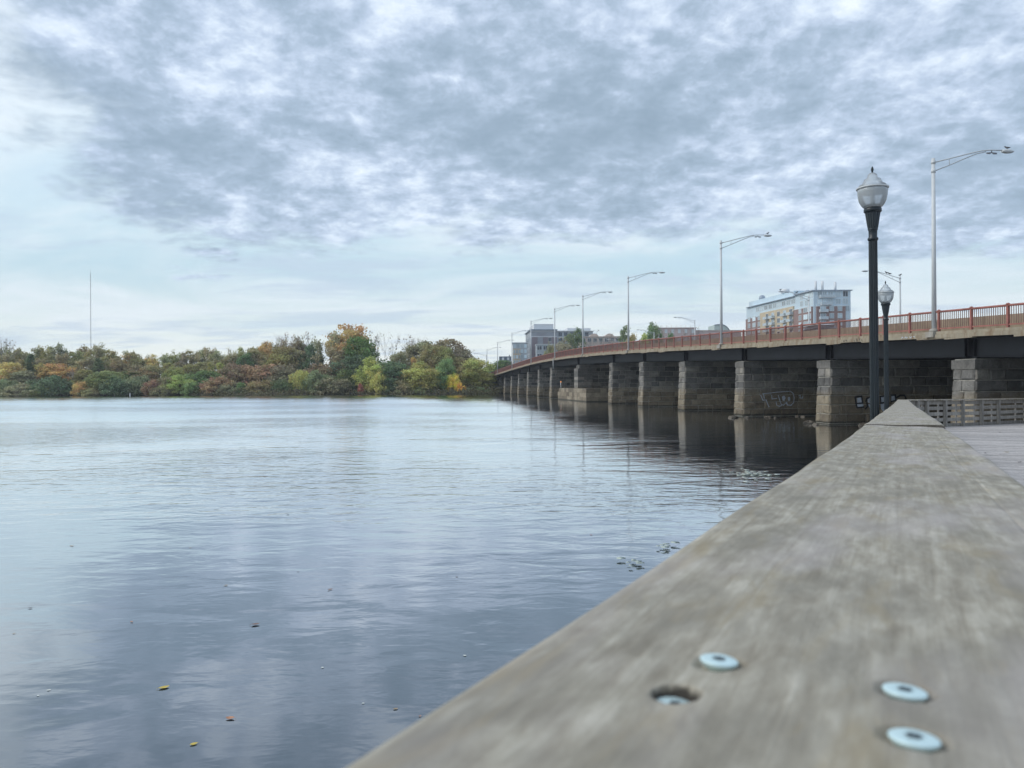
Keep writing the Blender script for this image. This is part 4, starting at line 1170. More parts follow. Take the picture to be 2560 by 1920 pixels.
# trees on the land behind the bridge
for cx, top, w, kind, col, Y, lab in [
 (1424, 824, 30, 'slim', 'midgreen', 380, 'green poplar behind the bridge, left of a close pair'),
 (1446, 820, 34, 'slim', 'green', 384, 'green poplar behind the bridge, right of a close pair'),
 (1410, 852, 60, 'halfbare', 'greybrown', 372, 'grey twiggy bush behind the railing below the poplar pair'),
 (1376, 868, 36, 'shrub', 'olive', 370, 'olive bush behind the railing before the white pavilion'),
 (1492, 826, 52, 'bare', 'twig', 400, 'bare pinkish tree before the beige arcade'),
 (1534, 834, 46, 'bare', 'twig', 400, 'smaller bare tree before the beige arcade, right of the other'),
 (1562, 814, 30, 'slim', 'midgreen', 380, 'green tree right behind the third lamp'),
 (1580, 836, 40, 'round', 'gold', 370, 'yellow brown tree behind the railing, left of two'),
 (1608, 838, 44, 'round', 'ygreen', 370, 'yellow olive tree behind the railing, right of two'),
 (1634, 808, 44, 'round', 'midgreen', 384, 'green rounded treetop left of the pink building'),
 (1683, 838, 40, 'round', 'green', 372, 'dark green low tree before the pink building'),
 (1722, 814, 36, 'bare', 'twig', 400, 'reddish bare tree behind the railing, left of two'),
 (1752, 812, 46, 'bare', 'twig', 400, 'reddish bare tree behind the railing, right of two'),
 (1256, 902, 60, 'round', 'green', 345, 'green tree behind the railing below the slate roofed house'),
 (1232, 912, 46, 'round', 'greygreen', 352, 'grey green tree at the far end of the railing')]:
    plant(cx, top, w, kind, col, Y, lab, group='trees behind the bridge')

# undergrowth hugging the far waterline
mb = MB(); rr = random.Random(11)
for i in range(2600):
    X = -175 + 160 * rr.random() if i % 8 else -15 + 12 * rr.random()
    Yq = shore_y(X) + 0.5 + 9 * rr.random() ** 1.5; tint = (rr.random() * 0.7, rr.random())
    zc = land_z(X, Yq)
    for _ in range(4):
        leaf_quad(mb, Vector((X + rr.gauss(0, .5), Yq + rr.gauss(0, .4), zc + abs(rr.gauss(0, .7)) + 0.1)), 0.5, rr, tint)
for i in range(5200):
    X = -178 + 165 * rr.random(); Yq = 246 + 34 * rr.random(); tint = (rr.random() * 0.8, rr.random()); zc = land_z(X, Yq); top = 5.5 * rr.random() ** 0.8
    for _ in range(4):
        leaf_quad(mb, Vector((X + rr.gauss(0, .6), Yq + rr.gauss(0, .5), zc + top + rr.gauss(0, .3))), 0.6, rr, tint)
o = mb.build('undergrowth', M['leaf']); o.color = (0.215, 0.20, 0.115, 1)
tag(o, 'dark brown undergrowth along the far waterline and between the trees', None, None, 'stuff')

# dead trunks and posts on the far shore
def dead(px, top, bot, Y, w, label, name, bend=0.0, mat='pale_bark'):
    a = at(px, bot, Y); b = at(px + bend, top, Y); a.z = min(a.z, land_z(a.x, Y)); mid = (a + b) / 2 + Vector((-bend * 0.03, 0, 0))
    mb = MB(); mb.tube([a - Vector((0, 0, .4)), mid, b], [w, w * 0.8, w * 0.5], 7)
    if mat == 'pale_bark': mb.tube([mid, mid + Vector((0.7, 0, 1.0))], [w * 0.4, 0.02], 5)
    return tag(mb.build(name, M[mat]), label, 'dead tree' if mat == 'pale_bark' else 'post')
dead(287, 976, 991, 232, 0.13, 'bent white dead trunk leaning over the water', 'dead_trunk', -5)
dead(516, 962, 987, 233, 0.12, 'upright pale dead trunk at the water under the sumacs', 'dead_trunk', 1)
dead(325, 984, 993, 222, 0.14, 'short white post standing in the water', 'channel_post', 0, 'white')
# pale rocks of the bank near the bridge
def rock(name, p, sx, sy, sz, seed, mat, label, cat='rock', group=None):
    rr = random.Random(seed); mb = MB(); n, k = 14, 8; rings = []
    for i in range(k + 1):
        th = math.pi * i / k; ring = []
        for j in range(n):
            ph = 2 * math.pi * j / n
            r = 1 + 0.16 * math.sin(3 * ph + seed) * math.sin(th) + 0.12 * math.sin(2 * th + 5 * ph + seed * 2) + rr.uniform(-.09, .09)
            ring.append(mb.vert((r * math.sin(th) * math.cos(ph) * sx, r * math.sin(th) * math.sin(ph) * sy, r * math.cos(th) * sz)))
        rings.append(ring)
    for r0, r1 in zip(rings, rings[1:]):
        for j in range(n): mb.face([r0[j], r1[j], r1[(j + 1) % n], r0[(j + 1) % n]], 0, False)
    o = mb.build(name, mat); o.location = p; o.rotation_euler = (0, 0, rr.random() * 6.28)
    return tag(o, label, cat, group)
rr = random.Random(21)
for i, (px, py, w) in enumerate([(1082, 978, 30), (1100, 983, 36), (1125, 980, 40), (1150, 983, 34), (1168, 981, 26), (1112, 973, 24), (1030, 986, 40), (1066, 985, 30)]):
    Y = 239.5 if px > 1070 else 235; p = at(px, py, Y)
    rock('bank_rock', (p.x, Y, max(0.1, land_z(p.x, Y) * 0.6)), w * Y / F / 2, 1.6, 0.5 + 0.3 * rr.random(), i + 40, M['pale_rock'],
         'pale flat rock on the far bank, %s from the bridge' % ORD[[4, 3, 2, 1, 0, 5, 7, 6][i] if False else sorted([1168, 1150, 1125, 1112, 1100, 1082, 1066, 1030], reverse=True).index(px)], 'rock', 'pale rocks on the far bank')
# rocks at the feet of the close piers
for i, (px, py, w, lab) in enumerate([(2021, 1058, 31, 'big flat rock in the water left of the second pier from the boardwalk'), (2039, 1062, 16, 'small dark rock touching the big flat rock in the water'),
    (1897, 1039, 18, 'pale boulder at the foot of the graffiti pier'), (1919, 1043, 18, 'brown flat rock right of the pale boulder'), (1938, 1045, 10, 'small rock at the right end of the row under the graffiti pier'),
    (1868, 1044, 14, 'low rock at the front corner of the graffiti pier'), (1993, 1041, 12, 'rock under the right part of the graffiti wall, left one'), (2008, 1042, 14, 'rock under the right part of the graffiti wall, right one'),
    (1834, 1044, 26, 'dark low rock left of the graffiti pier in the water'), (2158, 1064, 30, 'brown rock at the water behind the lamp posts')]):
    g = on_z(px, py + 2, 0.0)
    rock('river_rock', (g.x, g.y, 0.03), w * g.y / F / 2, w * g.y / F / 3, 0.20 if w > 20 else 0.12, i + 3, M['rock'], lab, 'rock', 'rocks at the bridge piers')

# ------------------------------------------------------------------ mast, signs, navigation light
def make_mast():
    Y = 520.0; top = at(226.5, 683, Y); base = at(227.5, 872, Y)
    root = empty('radio_mast', (base.x, Y, 4)); inv = Matrix.Translation(-root.location)
    mb = MB(); z = 4.0; hw = 0.15
    for sx, sy in ((-1, -1), (1, -1), (0, 1)):
        mb.tube([(base.x + sx * hw, Y + sy * hw, 4), (base.x + sx * hw, Y + sy * hw, top.z)], [0.07, 0.07], 5)
    k = 0
    while z < top.z - 2.4:
        s = 1 if k % 2 else -1
        mb.tube([(base.x - s * hw, Y - hw, z), (base.x + s * hw, Y - hw, z + 2.4)], [0.035, 0.035], 4); z += 2.4; k += 1
    o = mb.build('lattice', M['mast'], root); o.matrix_parent_inverse = inv
    mb = MB(); mb.tube([(base.x, Y, top.z - 0.1), (base.x, Y, top.z + 2.4)], [0.08, 0.04], 5); o = mb.build('aerial', M['mast'], root); o.matrix_parent_inverse = inv
    mb = MB()
    for frac in (0.45, 0.9):
        for a in (0.5, 2.6, 4.7):
            mb.tube([(base.x, Y, 4 + (top.z - 4) * frac), (base.x + 42 * math.cos(a), Y + 42 * math.sin(a), 3)], [0.008, 0.008], 3)
    o = mb.build('guy_wire', M['mast'], root); o.matrix_parent_inverse = inv
    tag(root, 'tall thin radio mast above the wood at left', 'mast')
make_mast()

def text_obj(name, body, size, mat, parent, loc, rot):
    cu = bpy.data.curves.new(name, 'FONT'); cu.body = body; cu.size = size; cu.align_x = 'CENTER'; cu.align_y = 'CENTER'; cu.extrude = 0.01
    cu.materials.append(mat); o = bpy.data.objects.new(name, cu); COL.objects.link(o); o.parent = parent; o.location = loc; o.rotation_euler = rot
    return o
def make_sign():
    Y = 262.0; c = at(1221.5, 929, Y); w, h = 14 * Y / F, 14 * Y / F
    root = empty('road_sign', (c.x, Y, 3.0)); z = c.z - 3.0
    mb = MB(); mb.box(-w / 2, w / 2, -0.03, 0.03, z - h / 2, z + h / 2); mb.build('panel', M['green_sign'], root)
    mb = MB()
    for zz, x0, x1 in ((0.28, -0.32, 0.30), (0.02, -0.36, 0.1), (-0.25, -0.25, 0.33)):
        x = x0 * w
        while x < x1 * w: mb.box(x, x + 0.09, -0.045, -0.031, z + zz * h, z + zz * h + 0.16); x += 0.15
    mb.build('lettering', M['white'], root)
    for s in (-1, 1):
        mb = MB(); mb.box(s * w * 0.3 - 0.06, s * w * 0.3 + 0.06, 0.031, 0.13, -0.5, z + h / 2); mb.build('post', M['galv'], root)
    tag(root, 'green highway sign at the far end of the bridge', 'road sign')
make_sign()

def make_nav_light():
    m, nt, b = material('amber_lamp'); b.inputs['Base Color'].default_value = (0.9, 0.35, 0.1, 1)
    b.inputs['Emission Color'].default_value = (1.0, 0.36, 0.10, 1); b.inputs['Emission Strength'].default_value = 0.6
    base = bp(145.5, 0.9, 2.2); root = empty('navigation_light', base)
    mb = MB(); mb.tube([(0, 0, -0.02), (0, 0, 1.05)], [0.09, 0.08], 8); mb.build('stand', M['galv'], root)
    mb = MB(); mb.lathe([(0.08, 1.06), (0.10, 1.08), (0.10, 1.24), (0.06, 1.30), (0.0, 1.31)], 12); mb.build('lamp', m, root)
    tag(root, 'amber navigation light on the broad pier base', 'navigation light')
make_nav_light()

# ------------------------------------------------------------------ buildings
def mat_brick(name, c0, c1, mort, sc):
    m, nt, b = material(name)
    tc = nt.node('ShaderNodeTexCoord').outputs['Object']
    x, y, z = nt.sep(tc)
    br = nt.node('ShaderNodeTexBrick'); nt.l.new(nt.combine(nt.math('ADD', x, y), z, 0.0), br.inputs['Vector'])
    br.inputs['Color1'].default_value = c4(c0); br.inputs['Color2'].default_value = c4(c1); br.inputs['Mortar'].default_value = c4(mort); br.inputs['Scale'].default_value = sc
    n = nt.noise(tc, 0.25, 5, 0.6); k = nt.mapr(n, 0.3, 0.7, 0.85, 1.15)
    nt.set(b.inputs['Base Color'], nt.mix(1.0, br.outputs[0], nt.combine(k, k, k), 'MULTIPLY')); b.inputs['Roughness'].default_value = 0.85
    return m
M['brick'] = mat_brick('red_brick', (0.27, 0.175, 0.16), (0.31, 0.205, 0.185), (0.3, 0.22, 0.2), 1.2)
M['tan'] = mat_brick('tan_brick', (0.56, 0.46, 0.31), (0.61, 0.51, 0.36), (0.5, 0.43, 0.33), 1.2)
M['metal'] = simple('blue_grey_cladding', (0.57, 0.69, 0.76), 0.5, 0.0, 0.06, 0.2)
M['roof'] = simple('roof_edge', (0.33, 0.39, 0.46), 0.6)
M['trim'] = simple('white_trim', (0.70, 0.72, 0.73), 0.6, var=0.06)
M['grey_clad'] = simple('grey_cladding', (0.34, 0.365, 0.40), 0.7, var=0.06, scale=0.2)
M['light_clad'] = simple('light_grey_cladding', (0.44, 0.49, 0.52), 0.7, var=0.06, scale=0.2)
M['mauve'] = simple('mauve_cladding', (0.25, 0.21, 0.23), 0.7, var=0.06, scale=0.2)
M['beige'] = simple('beige_wall', (0.58, 0.48, 0.42), 0.8, var=0.1, scale=0.2)
M['pink'] = simple('pink_wall', (0.62, 0.49, 0.46), 0.8, var=0.1, scale=0.2)
M['slate'] = simple('slate_roof', (0.13, 0.165, 0.22), 0.6, var=0.15, scale=0.6)
M['rail'] = simple('balcony_rail', (0.52, 0.60, 0.64), 0.4, var=0.06)
M['pale_green'] = simple('pale_green_shell', (0.47, 0.56, 0.53), 0.5, var=0.06, scale=0.2)
def mat_glass(name, c):
    m, nt, b = material(name)
    oi = nt.node('ShaderNodeObjectInfo').outputs['Random']
    nt.set(b.inputs['Base Color'], nt.ramp(oi, [(0.0, tuple(q * 0.5 for q in c)), (0.5, c), (1.0, tuple(min(1, q * 1.7) for q in c))])); b.inputs['Roughness'].default_value = 0.06; b.inputs['IOR'].default_value = 1.7
    return m
M['glass'] = mat_glass('window_glass', (0.44, 0.53, 0.57)); M['dark_glass'] = mat_glass('dark_window_glass', (0.035, 0.05, 0.065))

class Building:
    """root at the near corner; local x runs along the front, local y back along the other visible side"""
    def __init__(s, name, corner, xdir, ydir, label, cat='building', group=None):
        s.root = empty(name, corner); s.xd = Vector(xdir).normalized(); s.yd = Vector(ydir).normalized(); s.wins = 0
        tag(s.root, label, cat, group)
    def pt(s, x, y, z): return s.xd * x + s.yd * y + Vector((0, 0, z))
    def block(s, name, x0, x1, y0, y1, z0, z1, mat, mb=None):
        m = mb or MB(); m.frame_box(s.pt(x0, y0, z0), s.xd * (x1 - x0), s.yd * (y1 - y0), (0, 0, z1 - z0))
        if mb is None: return m.build(name, mat, s.root)
    def window(s, side, a, z, w, h, frame='trim', glass='glass', proud=0.0, mull=1):
        """side 'f': on the front at x=a; side 's': on the side at y=a"""
        mb = MB(); t = 0.12
        def bx(u0, u1, z0, z1, d0, d1, m):
            if side == 'f': mb.frame_box(s.pt(u0, -d1, z0), s.xd * (u1 - u0), s.yd * (d1 - d0), (0, 0, z1 - z0), m)
            else: mb.frame_box(s.pt(-d1, u0, z0), s.yd * (u1 - u0), s.xd * (d1 - d0), (0, 0, z1 - z0), m)
        p = proud
        bx(a - w / 2, a + w / 2, z, z + h, p - 0.2, p + 0.05, 1)
        bx(a - w / 2 - t, a - w / 2, z - t, z + h + t, p - 0.2, p + 0.11, 0); bx(a + w / 2, a + w / 2 + t, z - t, z + h + t, p - 0.2, p + 0.11, 0)
        bx(a - w / 2, a + w / 2, z - t, z, p - 0.2, p + 0.13, 0); bx(a - w / 2, a + w / 2, z + h, z + h + t, p - 0.2, p + 0.11, 0)
        for k in range(1, mull + 1):
            u = a - w / 2 + w * k / (mull + 1); bx(u - 0.05, u + 0.05, z, z + h, p + 0.05, p + 0.10, 0)
        fr, pn = MB(), MB()
        for dst, mi in ((fr, 0), (pn, 1)):
            idx = {}
            for f, m_ in zip(mb.f, mb.m):
                if m_ != mi: continue
                dst.face([idx[q] if q in idx else idx.setdefault(q, dst.vert(mb.v[q])) for q in f])
        o = fr.build('window', M[frame], s.root); pn.build('pane', M[glass], o)
        return o
    def balcony(s, side, a, z, w, d=1.5, proud=0.0):
        mb = MB()
        def bx(u0, u1, z0, z1, d0, d1, m=0):
            if side == 'f': mb.frame_box(s.pt(u0, -d1, z0), s.xd * (u1 - u0), s.yd * (d1 - d0), (0, 0, z1 - z0), m)
            else: mb.frame_box(s.pt(-d1, u0, z0), s.yd * (u1 - u0), s.xd * (d1 - d0), (0, 0, z1 - z0), m)
        bx(a - w / 2, a + w / 2, z - 0.22, z, proud, proud + d)
        bx(a - w / 2, a + w / 2, z + 0.06, z + 1.0, proud + d - 0.06, proud + d - 0.01, 1)
        bx(a - w / 2, a - w / 2 + 0.05, z + 0.06, z + 1.0, proud, proud + d - 0.07, 1); bx(a + w / 2 - 0.05, a + w / 2, z + 0.06, z + 1.0, proud, proud + d - 0.07, 1)
        mb.build('balcony', [M['trim'], M['rail']], s.root)

def apartment():
    D = 320.0; cn = at(2034, 726, D); zt = cn.z - 4.0
    far = at(1866, 760, 388.0)
    yd = Vector((far.x - cn.x, far.y - cn.y, 0)); Ls = yd.length
    b = Building('apartment_block', (cn.x, cn.y, 4.0), (1, 0.0, 0), yd, 'tall apartment block in brick, tan and blue grey panels beyond the bridge', 'apartment block')
    W = 15.4; FH = 3.02; zt0 = zt
    b.block('wall', 0, W, 0, Ls, 0, zt - 0.4, M['metal'])
    b.block('roof_slab', -0.9, W + 0.5, -0.7, Ls * 0.24, zt - 0.39, zt, M['roof'])
    b.block('roof_slab', -0.9, W - 2, Ls * 0.24 + 0.02, Ls - 1.5, zt - 0.9, zt - 0.6, M['roof'])
    zb = zt - 6.9
    b.block('brick_front', 1.0, W - 2.4, -0.6, -0.02, 0, zb, M['brick'])
    b.block('brick_side', -0.7, -0.02, 0.5, Ls * 0.24, 0, zb, M['brick'])
    b.block('tan_side', -0.6, -0.02, Ls * 0.24 + 0.6, Ls * 0.75, 0, zt - 5.0, M['tan'])
    b.block('brick_side', -0.7, -0.02, Ls * 0.75 + 0.1, Ls * 0.99, 0, zt - 6.6, M['brick'])
    b.block('coping', 0.9, W - 2.3, -0.7, -0.01, zb + 0.003, zb + 0.3, M['trim']); b.block('coping', -0.8, -0.015, 0.4, Ls * 0.24 + 0.1, zb + 0.004, zb + 0.28, M['trim'])
    b.block('penthouse', 3, W - 1, Ls * 0.35, Ls + 4, zt - 0.55, zt + 2.6, M['metal'])
    # front windows
    for k in range(6):
        z = zt - 2.7 - FH * k
        if k < 2:
            for a, w in ((2.6, 1.6), (3.9 + 0.6, 1.6), (7.0, 1.8), (10.2, 1.8)): b.window('f', a, z, w, 1.9, 'trim', 'glass', 0.0)
            b.window('f', 13.2, z, 1.9, 2.1, 'trim', 'glass' if k else 'dark_glass', 0.0)
        else:
            for a, w in ((3.6, 2.2), (7.2, 1.6), (10.6, 1.7)): b.window('f', a, z, w, 1.9, 'trim', 'glass', 0.62)
            b.window('f', 14.0, z, 1.5, 2.1, 'trim', 'glass', 0.0)
    b.balcony('f', 5.4, zt - 3.1, 6.4, 1.6); b.balcony('f', 5.0, zt - 3.1 - FH, 4.6, 1.4)
    for k in (2, 3, 4, 5): b.balcony('f', 3.6, zt - 3.1 - FH * k, 3.3, 1.3, 0.62)
    for k in range(6):
        z = zt - 2.7 - FH * k
        for a, w in ((2.2, 2.6), (5.6, 3.2), (10.4, 2.2)):
            b.window('s', a, z, w, 2.0, 'trim', 'glass', 0.72 if k > 1 else 0.0)
        if k == 0:
            for i in range(9): b.window('s', 18 + i * 4.6, z - 1.0, 3.4, 1.8, 'trim', 'glass', 0.0)
        elif k > 1:
            for i, a in enumerate((19.0, 25.0, 31.0, 37.0, 43.0)):
                b.window('s', a, z + 0.6, 2.6, 2.0, 'trim', 'glass' if i % 2 else 'dark_glass', 0.62)
                if k < 6 and i in (0, 1, 3, 4): b.balcony('s', a - 0.2, z + 0.25, 3.8, 1.5, 0.62)
            for a, w in ((52.0, 2.2), (57.5, 3.4), (63.5, 2.6)): b.window('s', a, z + 0.6, w, 2.0, 'trim', 'glass', 0.72)
    for a, h in ((2.4, 4.0), (5.2, 4.0), (10.6, 3.6)):
        mb = MB(); mb.tube([b.pt(a, 3, zt), b.pt(a, 3, zt + h)], [0.5, 0.5], 10); mb.build('flue', M['trim'], b.root)
    mb = MB(); c = b.pt(5, Ls * 0.9, zt + 2.6); mb.lathe([(1.4, 0), (1.6, 0.8), (1.2, 1.9), (0.4, 2.4), (0, 2.45)], 16, c); mb.build('cooling_unit', M['roof'], b.root)
    mb = MB(); c = b.pt(4, Ls * 0.5, zt + 2.6); mb.lathe([(1.8, 0), (1.8, 1.6), (1.5, 2.0)], 14, c); mb.build('cooling_unit', M['trim'], b.root)
    mb = MB(); c = b.pt(4, Ls * 0.2, zt); mb.lathe([(1.2, 0), (1.3, 0.8), (0.8, 1.5), (0, 1.7)], 14, c); mb.build('cooling_unit', M['roof'], b.root)
apartment()

def hotel():
    D = 450.0; cn = at(1328, 824, D); zt = cn.z - 4
    left = at(1314, 829, 490.0)
    b = Building('hotel_building', (cn.x, D, 4.0), (1, 0.08, 0), (left.x - cn.x, left.y - cn.y, 0), 'grey and mauve hotel with white roof line behind the bridge', 'building')
    s = D / F; W = 157 * s; Ls = math.hypot(left.x - cn.x, left.y - cn.y)
    b.block('wall', 0, W * 0.42, 0, Ls, 0, zt - 0.5, M['grey_clad'])
    b.block('wall', W * 0.42 + 0.02, W, 1.2, Ls, 0, zt - 1.2, M['light_clad'])
    b.block('cornice', -0.8, W * 0.42, -0.8, Ls + 0.5, zt - 0.49, zt, M['roof']); b.block('cornice', -0.3, W * 0.42 - 0.02, -0.3, -0.02, zt - 1.3, zt - 0.9, M['trim'])
    b.block('cornice', W * 0.42 + 0.03, W + 0.5, 0.5, Ls, zt - 1.19, zt - 0.8, M['trim'])
    b.block('band', 0.0, W * 0.42, -0.25, -0.02, zt - 4.6, zt - 4.2, M['trim']); b.block('band', W * 0.42 + 0.03, W, 0.95, 1.18, zt - 5.0, zt - 4.6, M['trim'])
    b.block('mauve_panel', 0.3, W * 0.10, -0.2, -0.03, 0, zt - 4.63, M['mauve']); b.block('mauve_panel', W * 0.19, W * 0.41, -0.2, -0.03, 0, zt - 4.63, M['mauve'])
    b.block('penthouse', 2.0, W * 0.37, 4, Ls - 4, zt + 0.01, zt + 3.4, M['trim']); b.block('penthouse', W * 0.60, W * 0.98, 5, Ls - 4, zt - 1.15, zt + 1.0, M['trim'])
    for k in range(5):
        z = zt - 3.4 - 3.2 * k
        if k: b.window('f', W * 0.30, z - 0.6, 1.9, 2.2, 'trim', 'dark_glass', 0.22)
        for a in (0.47, 0.56, 0.66, 0.80, 0.90): b.window('f', W * a, z - 0.6, 2.0, 2.2, 'roof', 'dark_glass', -1.2)
        for a in (0.18, 0.40, 0.62, 0.84): b.window('s', Ls * a, z - 0.6, 3.2, 2.4, 'light_clad', 'dark_glass' if k else 'trim', 0.0)
    # weathered wall lettering, too far off to read
    mb = MB(); rr = random.Random(2)
    for row, (x0, x1, hh) in enumerate(((W * 0.09, W * 0.235, 1.2), (W * 0.115, W * 0.21, 0.45))):
        x = x0
        while x < x1:
            w = hh * 0.45; zz = zt - 2.6 - row * 1.1
            mb.frame_box(b.pt(x, -0.06, zz - hh / 2), b.xd * 0.16, b.yd * 0.05, (0, 0, hh * (0.6 + 0.4 * rr.random())))
            mb.frame_box(b.pt(x + 0.16, -0.06, zz - hh / 2 + hh * rr.choice((0, .4))), b.xd * (w - 0.16), b.yd * 0.05, (0, 0, 0.16)); x += w + 0.25
    mb.build('lettering', M['mauve'], b.root)
hotel()

def block_building(name, px0, px1, ytop, D, walls, label, rows, cols, fh=3.1, depth=18, glass='glass', roofmat='trim', wf=0.62):
    a = at(px0, ytop, D); c = at(px1, ytop, D); W = c.x - a.x; zt = a.z - 4
    b = Building(name, (a.x, D, 4.0), (1, 0, 0), (0, 1, 0), label, 'building')
    b.block('wall', 0, W, 0, depth, 0, zt - 0.4, M[walls]); b.block('roof_slab', -0.3, W + 0.3, -0.3, depth, zt - 0.395, zt, M[roofmat])
    for r in range(rows):
        for k in range(cols):
            w = W / cols * wf; b.window('f', W * (k + 0.5) / cols, zt - 3.0 - fh * r, w, 1.9, 'trim', glass, 0.0, 0 if w < 1.5 else 1)
    return b, W, zt
b, W, zt = block_building('office_building', 1282, 1318, 857, 440, 'light_clad', 'small teal glazed block with tan panels left of the hotel', 6, 4, 3.0)
b.block('tan_panel', 0.1, W * 0.55, -0.35, -0.2, 0, zt - 3.6, M['tan'])
for r in range(4):
    for k in range(3): b.window('f', 0.9 + k * 1.5, zt - 6.2 - 3 * r, 0.9, 1.8, 'trim', 'glass', 0.36, 0)
b, W, zt = block_building('slate_roofed_house', 1247, 1279, 903, 420, 'brick', 'brick house with slate mansard storey at the left end of the skyline', 2, 3, 3.0, 12, 'dark_glass', 'trim', 0.4)
b.block('mansard', 0.2, W - 0.2, 0.3, 11, zt + 0.01, zt + 2.4, M['slate'])
for k in range(2): b.block('dormer', W * (0.25 + 0.4 * k), W * (0.42 + 0.4 * k), -0.1, 1.0, zt + 0.4, zt + 1.8, M['trim'])
b.block('chimney', W * 0.8, W * 0.86, 4, 5, zt + 2.41, zt + 3.4, M['slate'])
b, W, zt = block_building('white_pavilion', 1341, 1402, 861, 400, 'light_clad', 'low pale building with white flat roof in front of the hotel', 2, 4, 4.0, 14, 'dark_glass', 'trim', 0.7)
b, W, zt = block_building('beige_arcade', 1452, 1566, 842, 430, 'beige', 'long beige arcade building behind the bare trees', 2, 8, 4.2, 16, 'dark_glass', 'beige', 0.6)
for q in (0.3, 0.64):
    mb = MB(); mb.tube([b.pt(W * q, 1.5, zt - 1.2), b.pt(W * q, 12, zt - 1.2)], [2.9, 2.9], 20); mb.build('arched_gable', M['beige'], b.root)
b, W, zt = block_building('pink_building', 1640, 1740, 820, 420, 'pink', 'pinkish stepped building behind the low dark green tree', 2, 6, 4.0, 16, 'trim', 'pink', 0.35)
b.block('wing', W + 0.05, W * 2.15, 2, 16, 0, zt - 1.8, M['pink']); b.block('wing_roof', W + 0.05, W * 2.17, 1.7, 16, zt - 1.795, zt - 1.4, M['beige'])
b.block('wing', -4.5, -0.05, 2, 14, 0, zt - 4.5, M['pink'])
for k in range(7): b.block('roof_post', 1 + k * 2.6, 1.15 + k * 2.6, 2, 2.15, zt + 0.01, zt + 1.4, M['beige'])
def shell():
    D = 440.0; a = at(1786, 812, D); c = at(1828, 828, D); W = c.x - a.x; root = empty('curved_shell_hall', (a.x, D, 4.0)); H = a.z - 4.0
    mb = MB(); n = 12; f = []; bk = []
    pts = [(0, 0)] + [(0, H - 0.3)] + [(W * 0.35 + W * 0.65 * math.sin(math.pi / 2 * k / n), H - 7.5 * (1 - math.cos(math.pi / 2 * k / n))) for k in range(n + 1)] + [(W, 0)]
    f = [mb.vert((x, 0, z)) for x, z in pts]; bk = [mb.vert((x, 14, z)) for x, z in pts]
    mb.face(f); mb.face(bk[::-1])
    for k in range(len(pts)): mb.face([f[k], bk[k], bk[(k + 1) % len(pts)], f[(k + 1) % len(pts)]])
    mb.build('shell', M['pale_green'], root)
    mb = MB(); rim = [(x, -0.2, z) for x, z in pts[1:-1]]; mb.tube(rim, [0.22] * len(rim), 6); mb.build('rim', M['slate'], root)
    tag(root, 'pale green hall end with a rounded roof beside the second lamp', 'building')
shell()

# ------------------------------------------------------------------ leaves and lily pads on the water
def leaf_mesh(size, curl, seed, stem=True):
    rr = random.Random(seed); mb = MB(); n = 10; L = []; Rr = []; C = []
    for i in range(n + 1):
        t = i / n; w = 0.30 * math.sin(math.pi * min(1, t * 0.96 + 0.03)) ** 0.8 * (1 + 0.14 * (i % 2)); x = (t - 0.5)
        zc = curl * (x * x) * 0.9 + 0.03
        C.append(mb.vert((x * size, 0, zc * size))); L.append(mb.vert((x * size, w * size, (zc + curl * 0.3 * w) * size))); Rr.append(mb.vert((x * size, -w * size, (zc + curl * 0.5 * w) * size)))
    for i in range(n):
        mb.face([C[i], C[i + 1], L[i + 1], L[i]], 0, True); mb.face([C[i + 1], C[i], Rr[i], Rr[i + 1]], 0, True)
    if stem: mb.tube([(-0.5 * size, 0, 0.25 * curl * size + 0.03 * size), (-0.72 * size, 0.03 * size, 0.02 * size)], [0.016 * size, 0.012 * size], 4)
    return mb
LM = {k: simple(k + '_leaf', c, 0.5, var=0.35, scale=14) for k, c in {'yellow': (0.58, 0.44, 0.07), 'brown': (0.20, 0.10, 0.06), 'orange': (0.45, 0.22, 0.12), 'tan': (0.34, 0.25, 0.14), 'pale': (0.72, 0.74, 0.66), 'dark': (0.06, 0.045, 0.04)}.items()}
LEAVES = [(410, 1718, 30, 'yellow', 'large yellow leaf floating at lower left of the river'), (575, 1795, 26, 'orange', 'orange brown leaf floating right below the large yellow leaf'),
 (484, 1859, 22, 'yellow', 'thin yellowish leaf floating nearest the bottom of the view'), (825, 1474, 15, 'brown', 'red brown curled leaf on the bluish middle water'),
 (565, 1463, 12, 'tan', 'bent tan leaf left of the red brown curled leaf'), (639, 1561, 24, 'brown', 'dark brown double leaf in the dark water streak'),
 (1162, 1638, 11, 'pale', 'small white leaf close to the wooden railing'), (806, 1668, 9, 'pale', 'tiny white leaf in the middle of the dark water'),
 (908, 1757, 9, 'pale', 'tiny white leaf below and right of the middle one'), (989, 1771, 15, 'tan', 'tan leaf beside the railing near the bottom'),
 (1050, 1789, 9, 'orange', 'tiny orange leaf touching the railing edge'), (329, 1554, 11, 'orange', 'small reddish leaf left of the dark brown double leaf'),
 (76, 1520, 12, 'dark', 'dark twig-like leaf at far left'), (35, 1583, 9, 'tan', 'small grey tan leaf at the left edge'), (1142, 1441, 9, 'dark', 'dark speck of a leaf on the bright ripples near the railing'),
 (745, 1429, 7, 'dark', 'dark tiny leaf above the red brown curled leaf'), (476, 1369, 8, 'tan', 'small tan leaf in the bright left water'), (179, 1365, 13, 'tan', 'thin straw coloured leaf farthest left on the bright water'),
 (1478, 1337, 9, 'orange', 'orange maple leaf left of the lamp reflection'), (122, 1724, 11, 'pale', 'pale greyish leaf left of the large yellow leaf'), (95, 1738, 8, 'pale', 'tiny white leaf at lower left'),
 (720, 1286, 8, 'dark', 'dark speck leaf farthest out on the open water')]
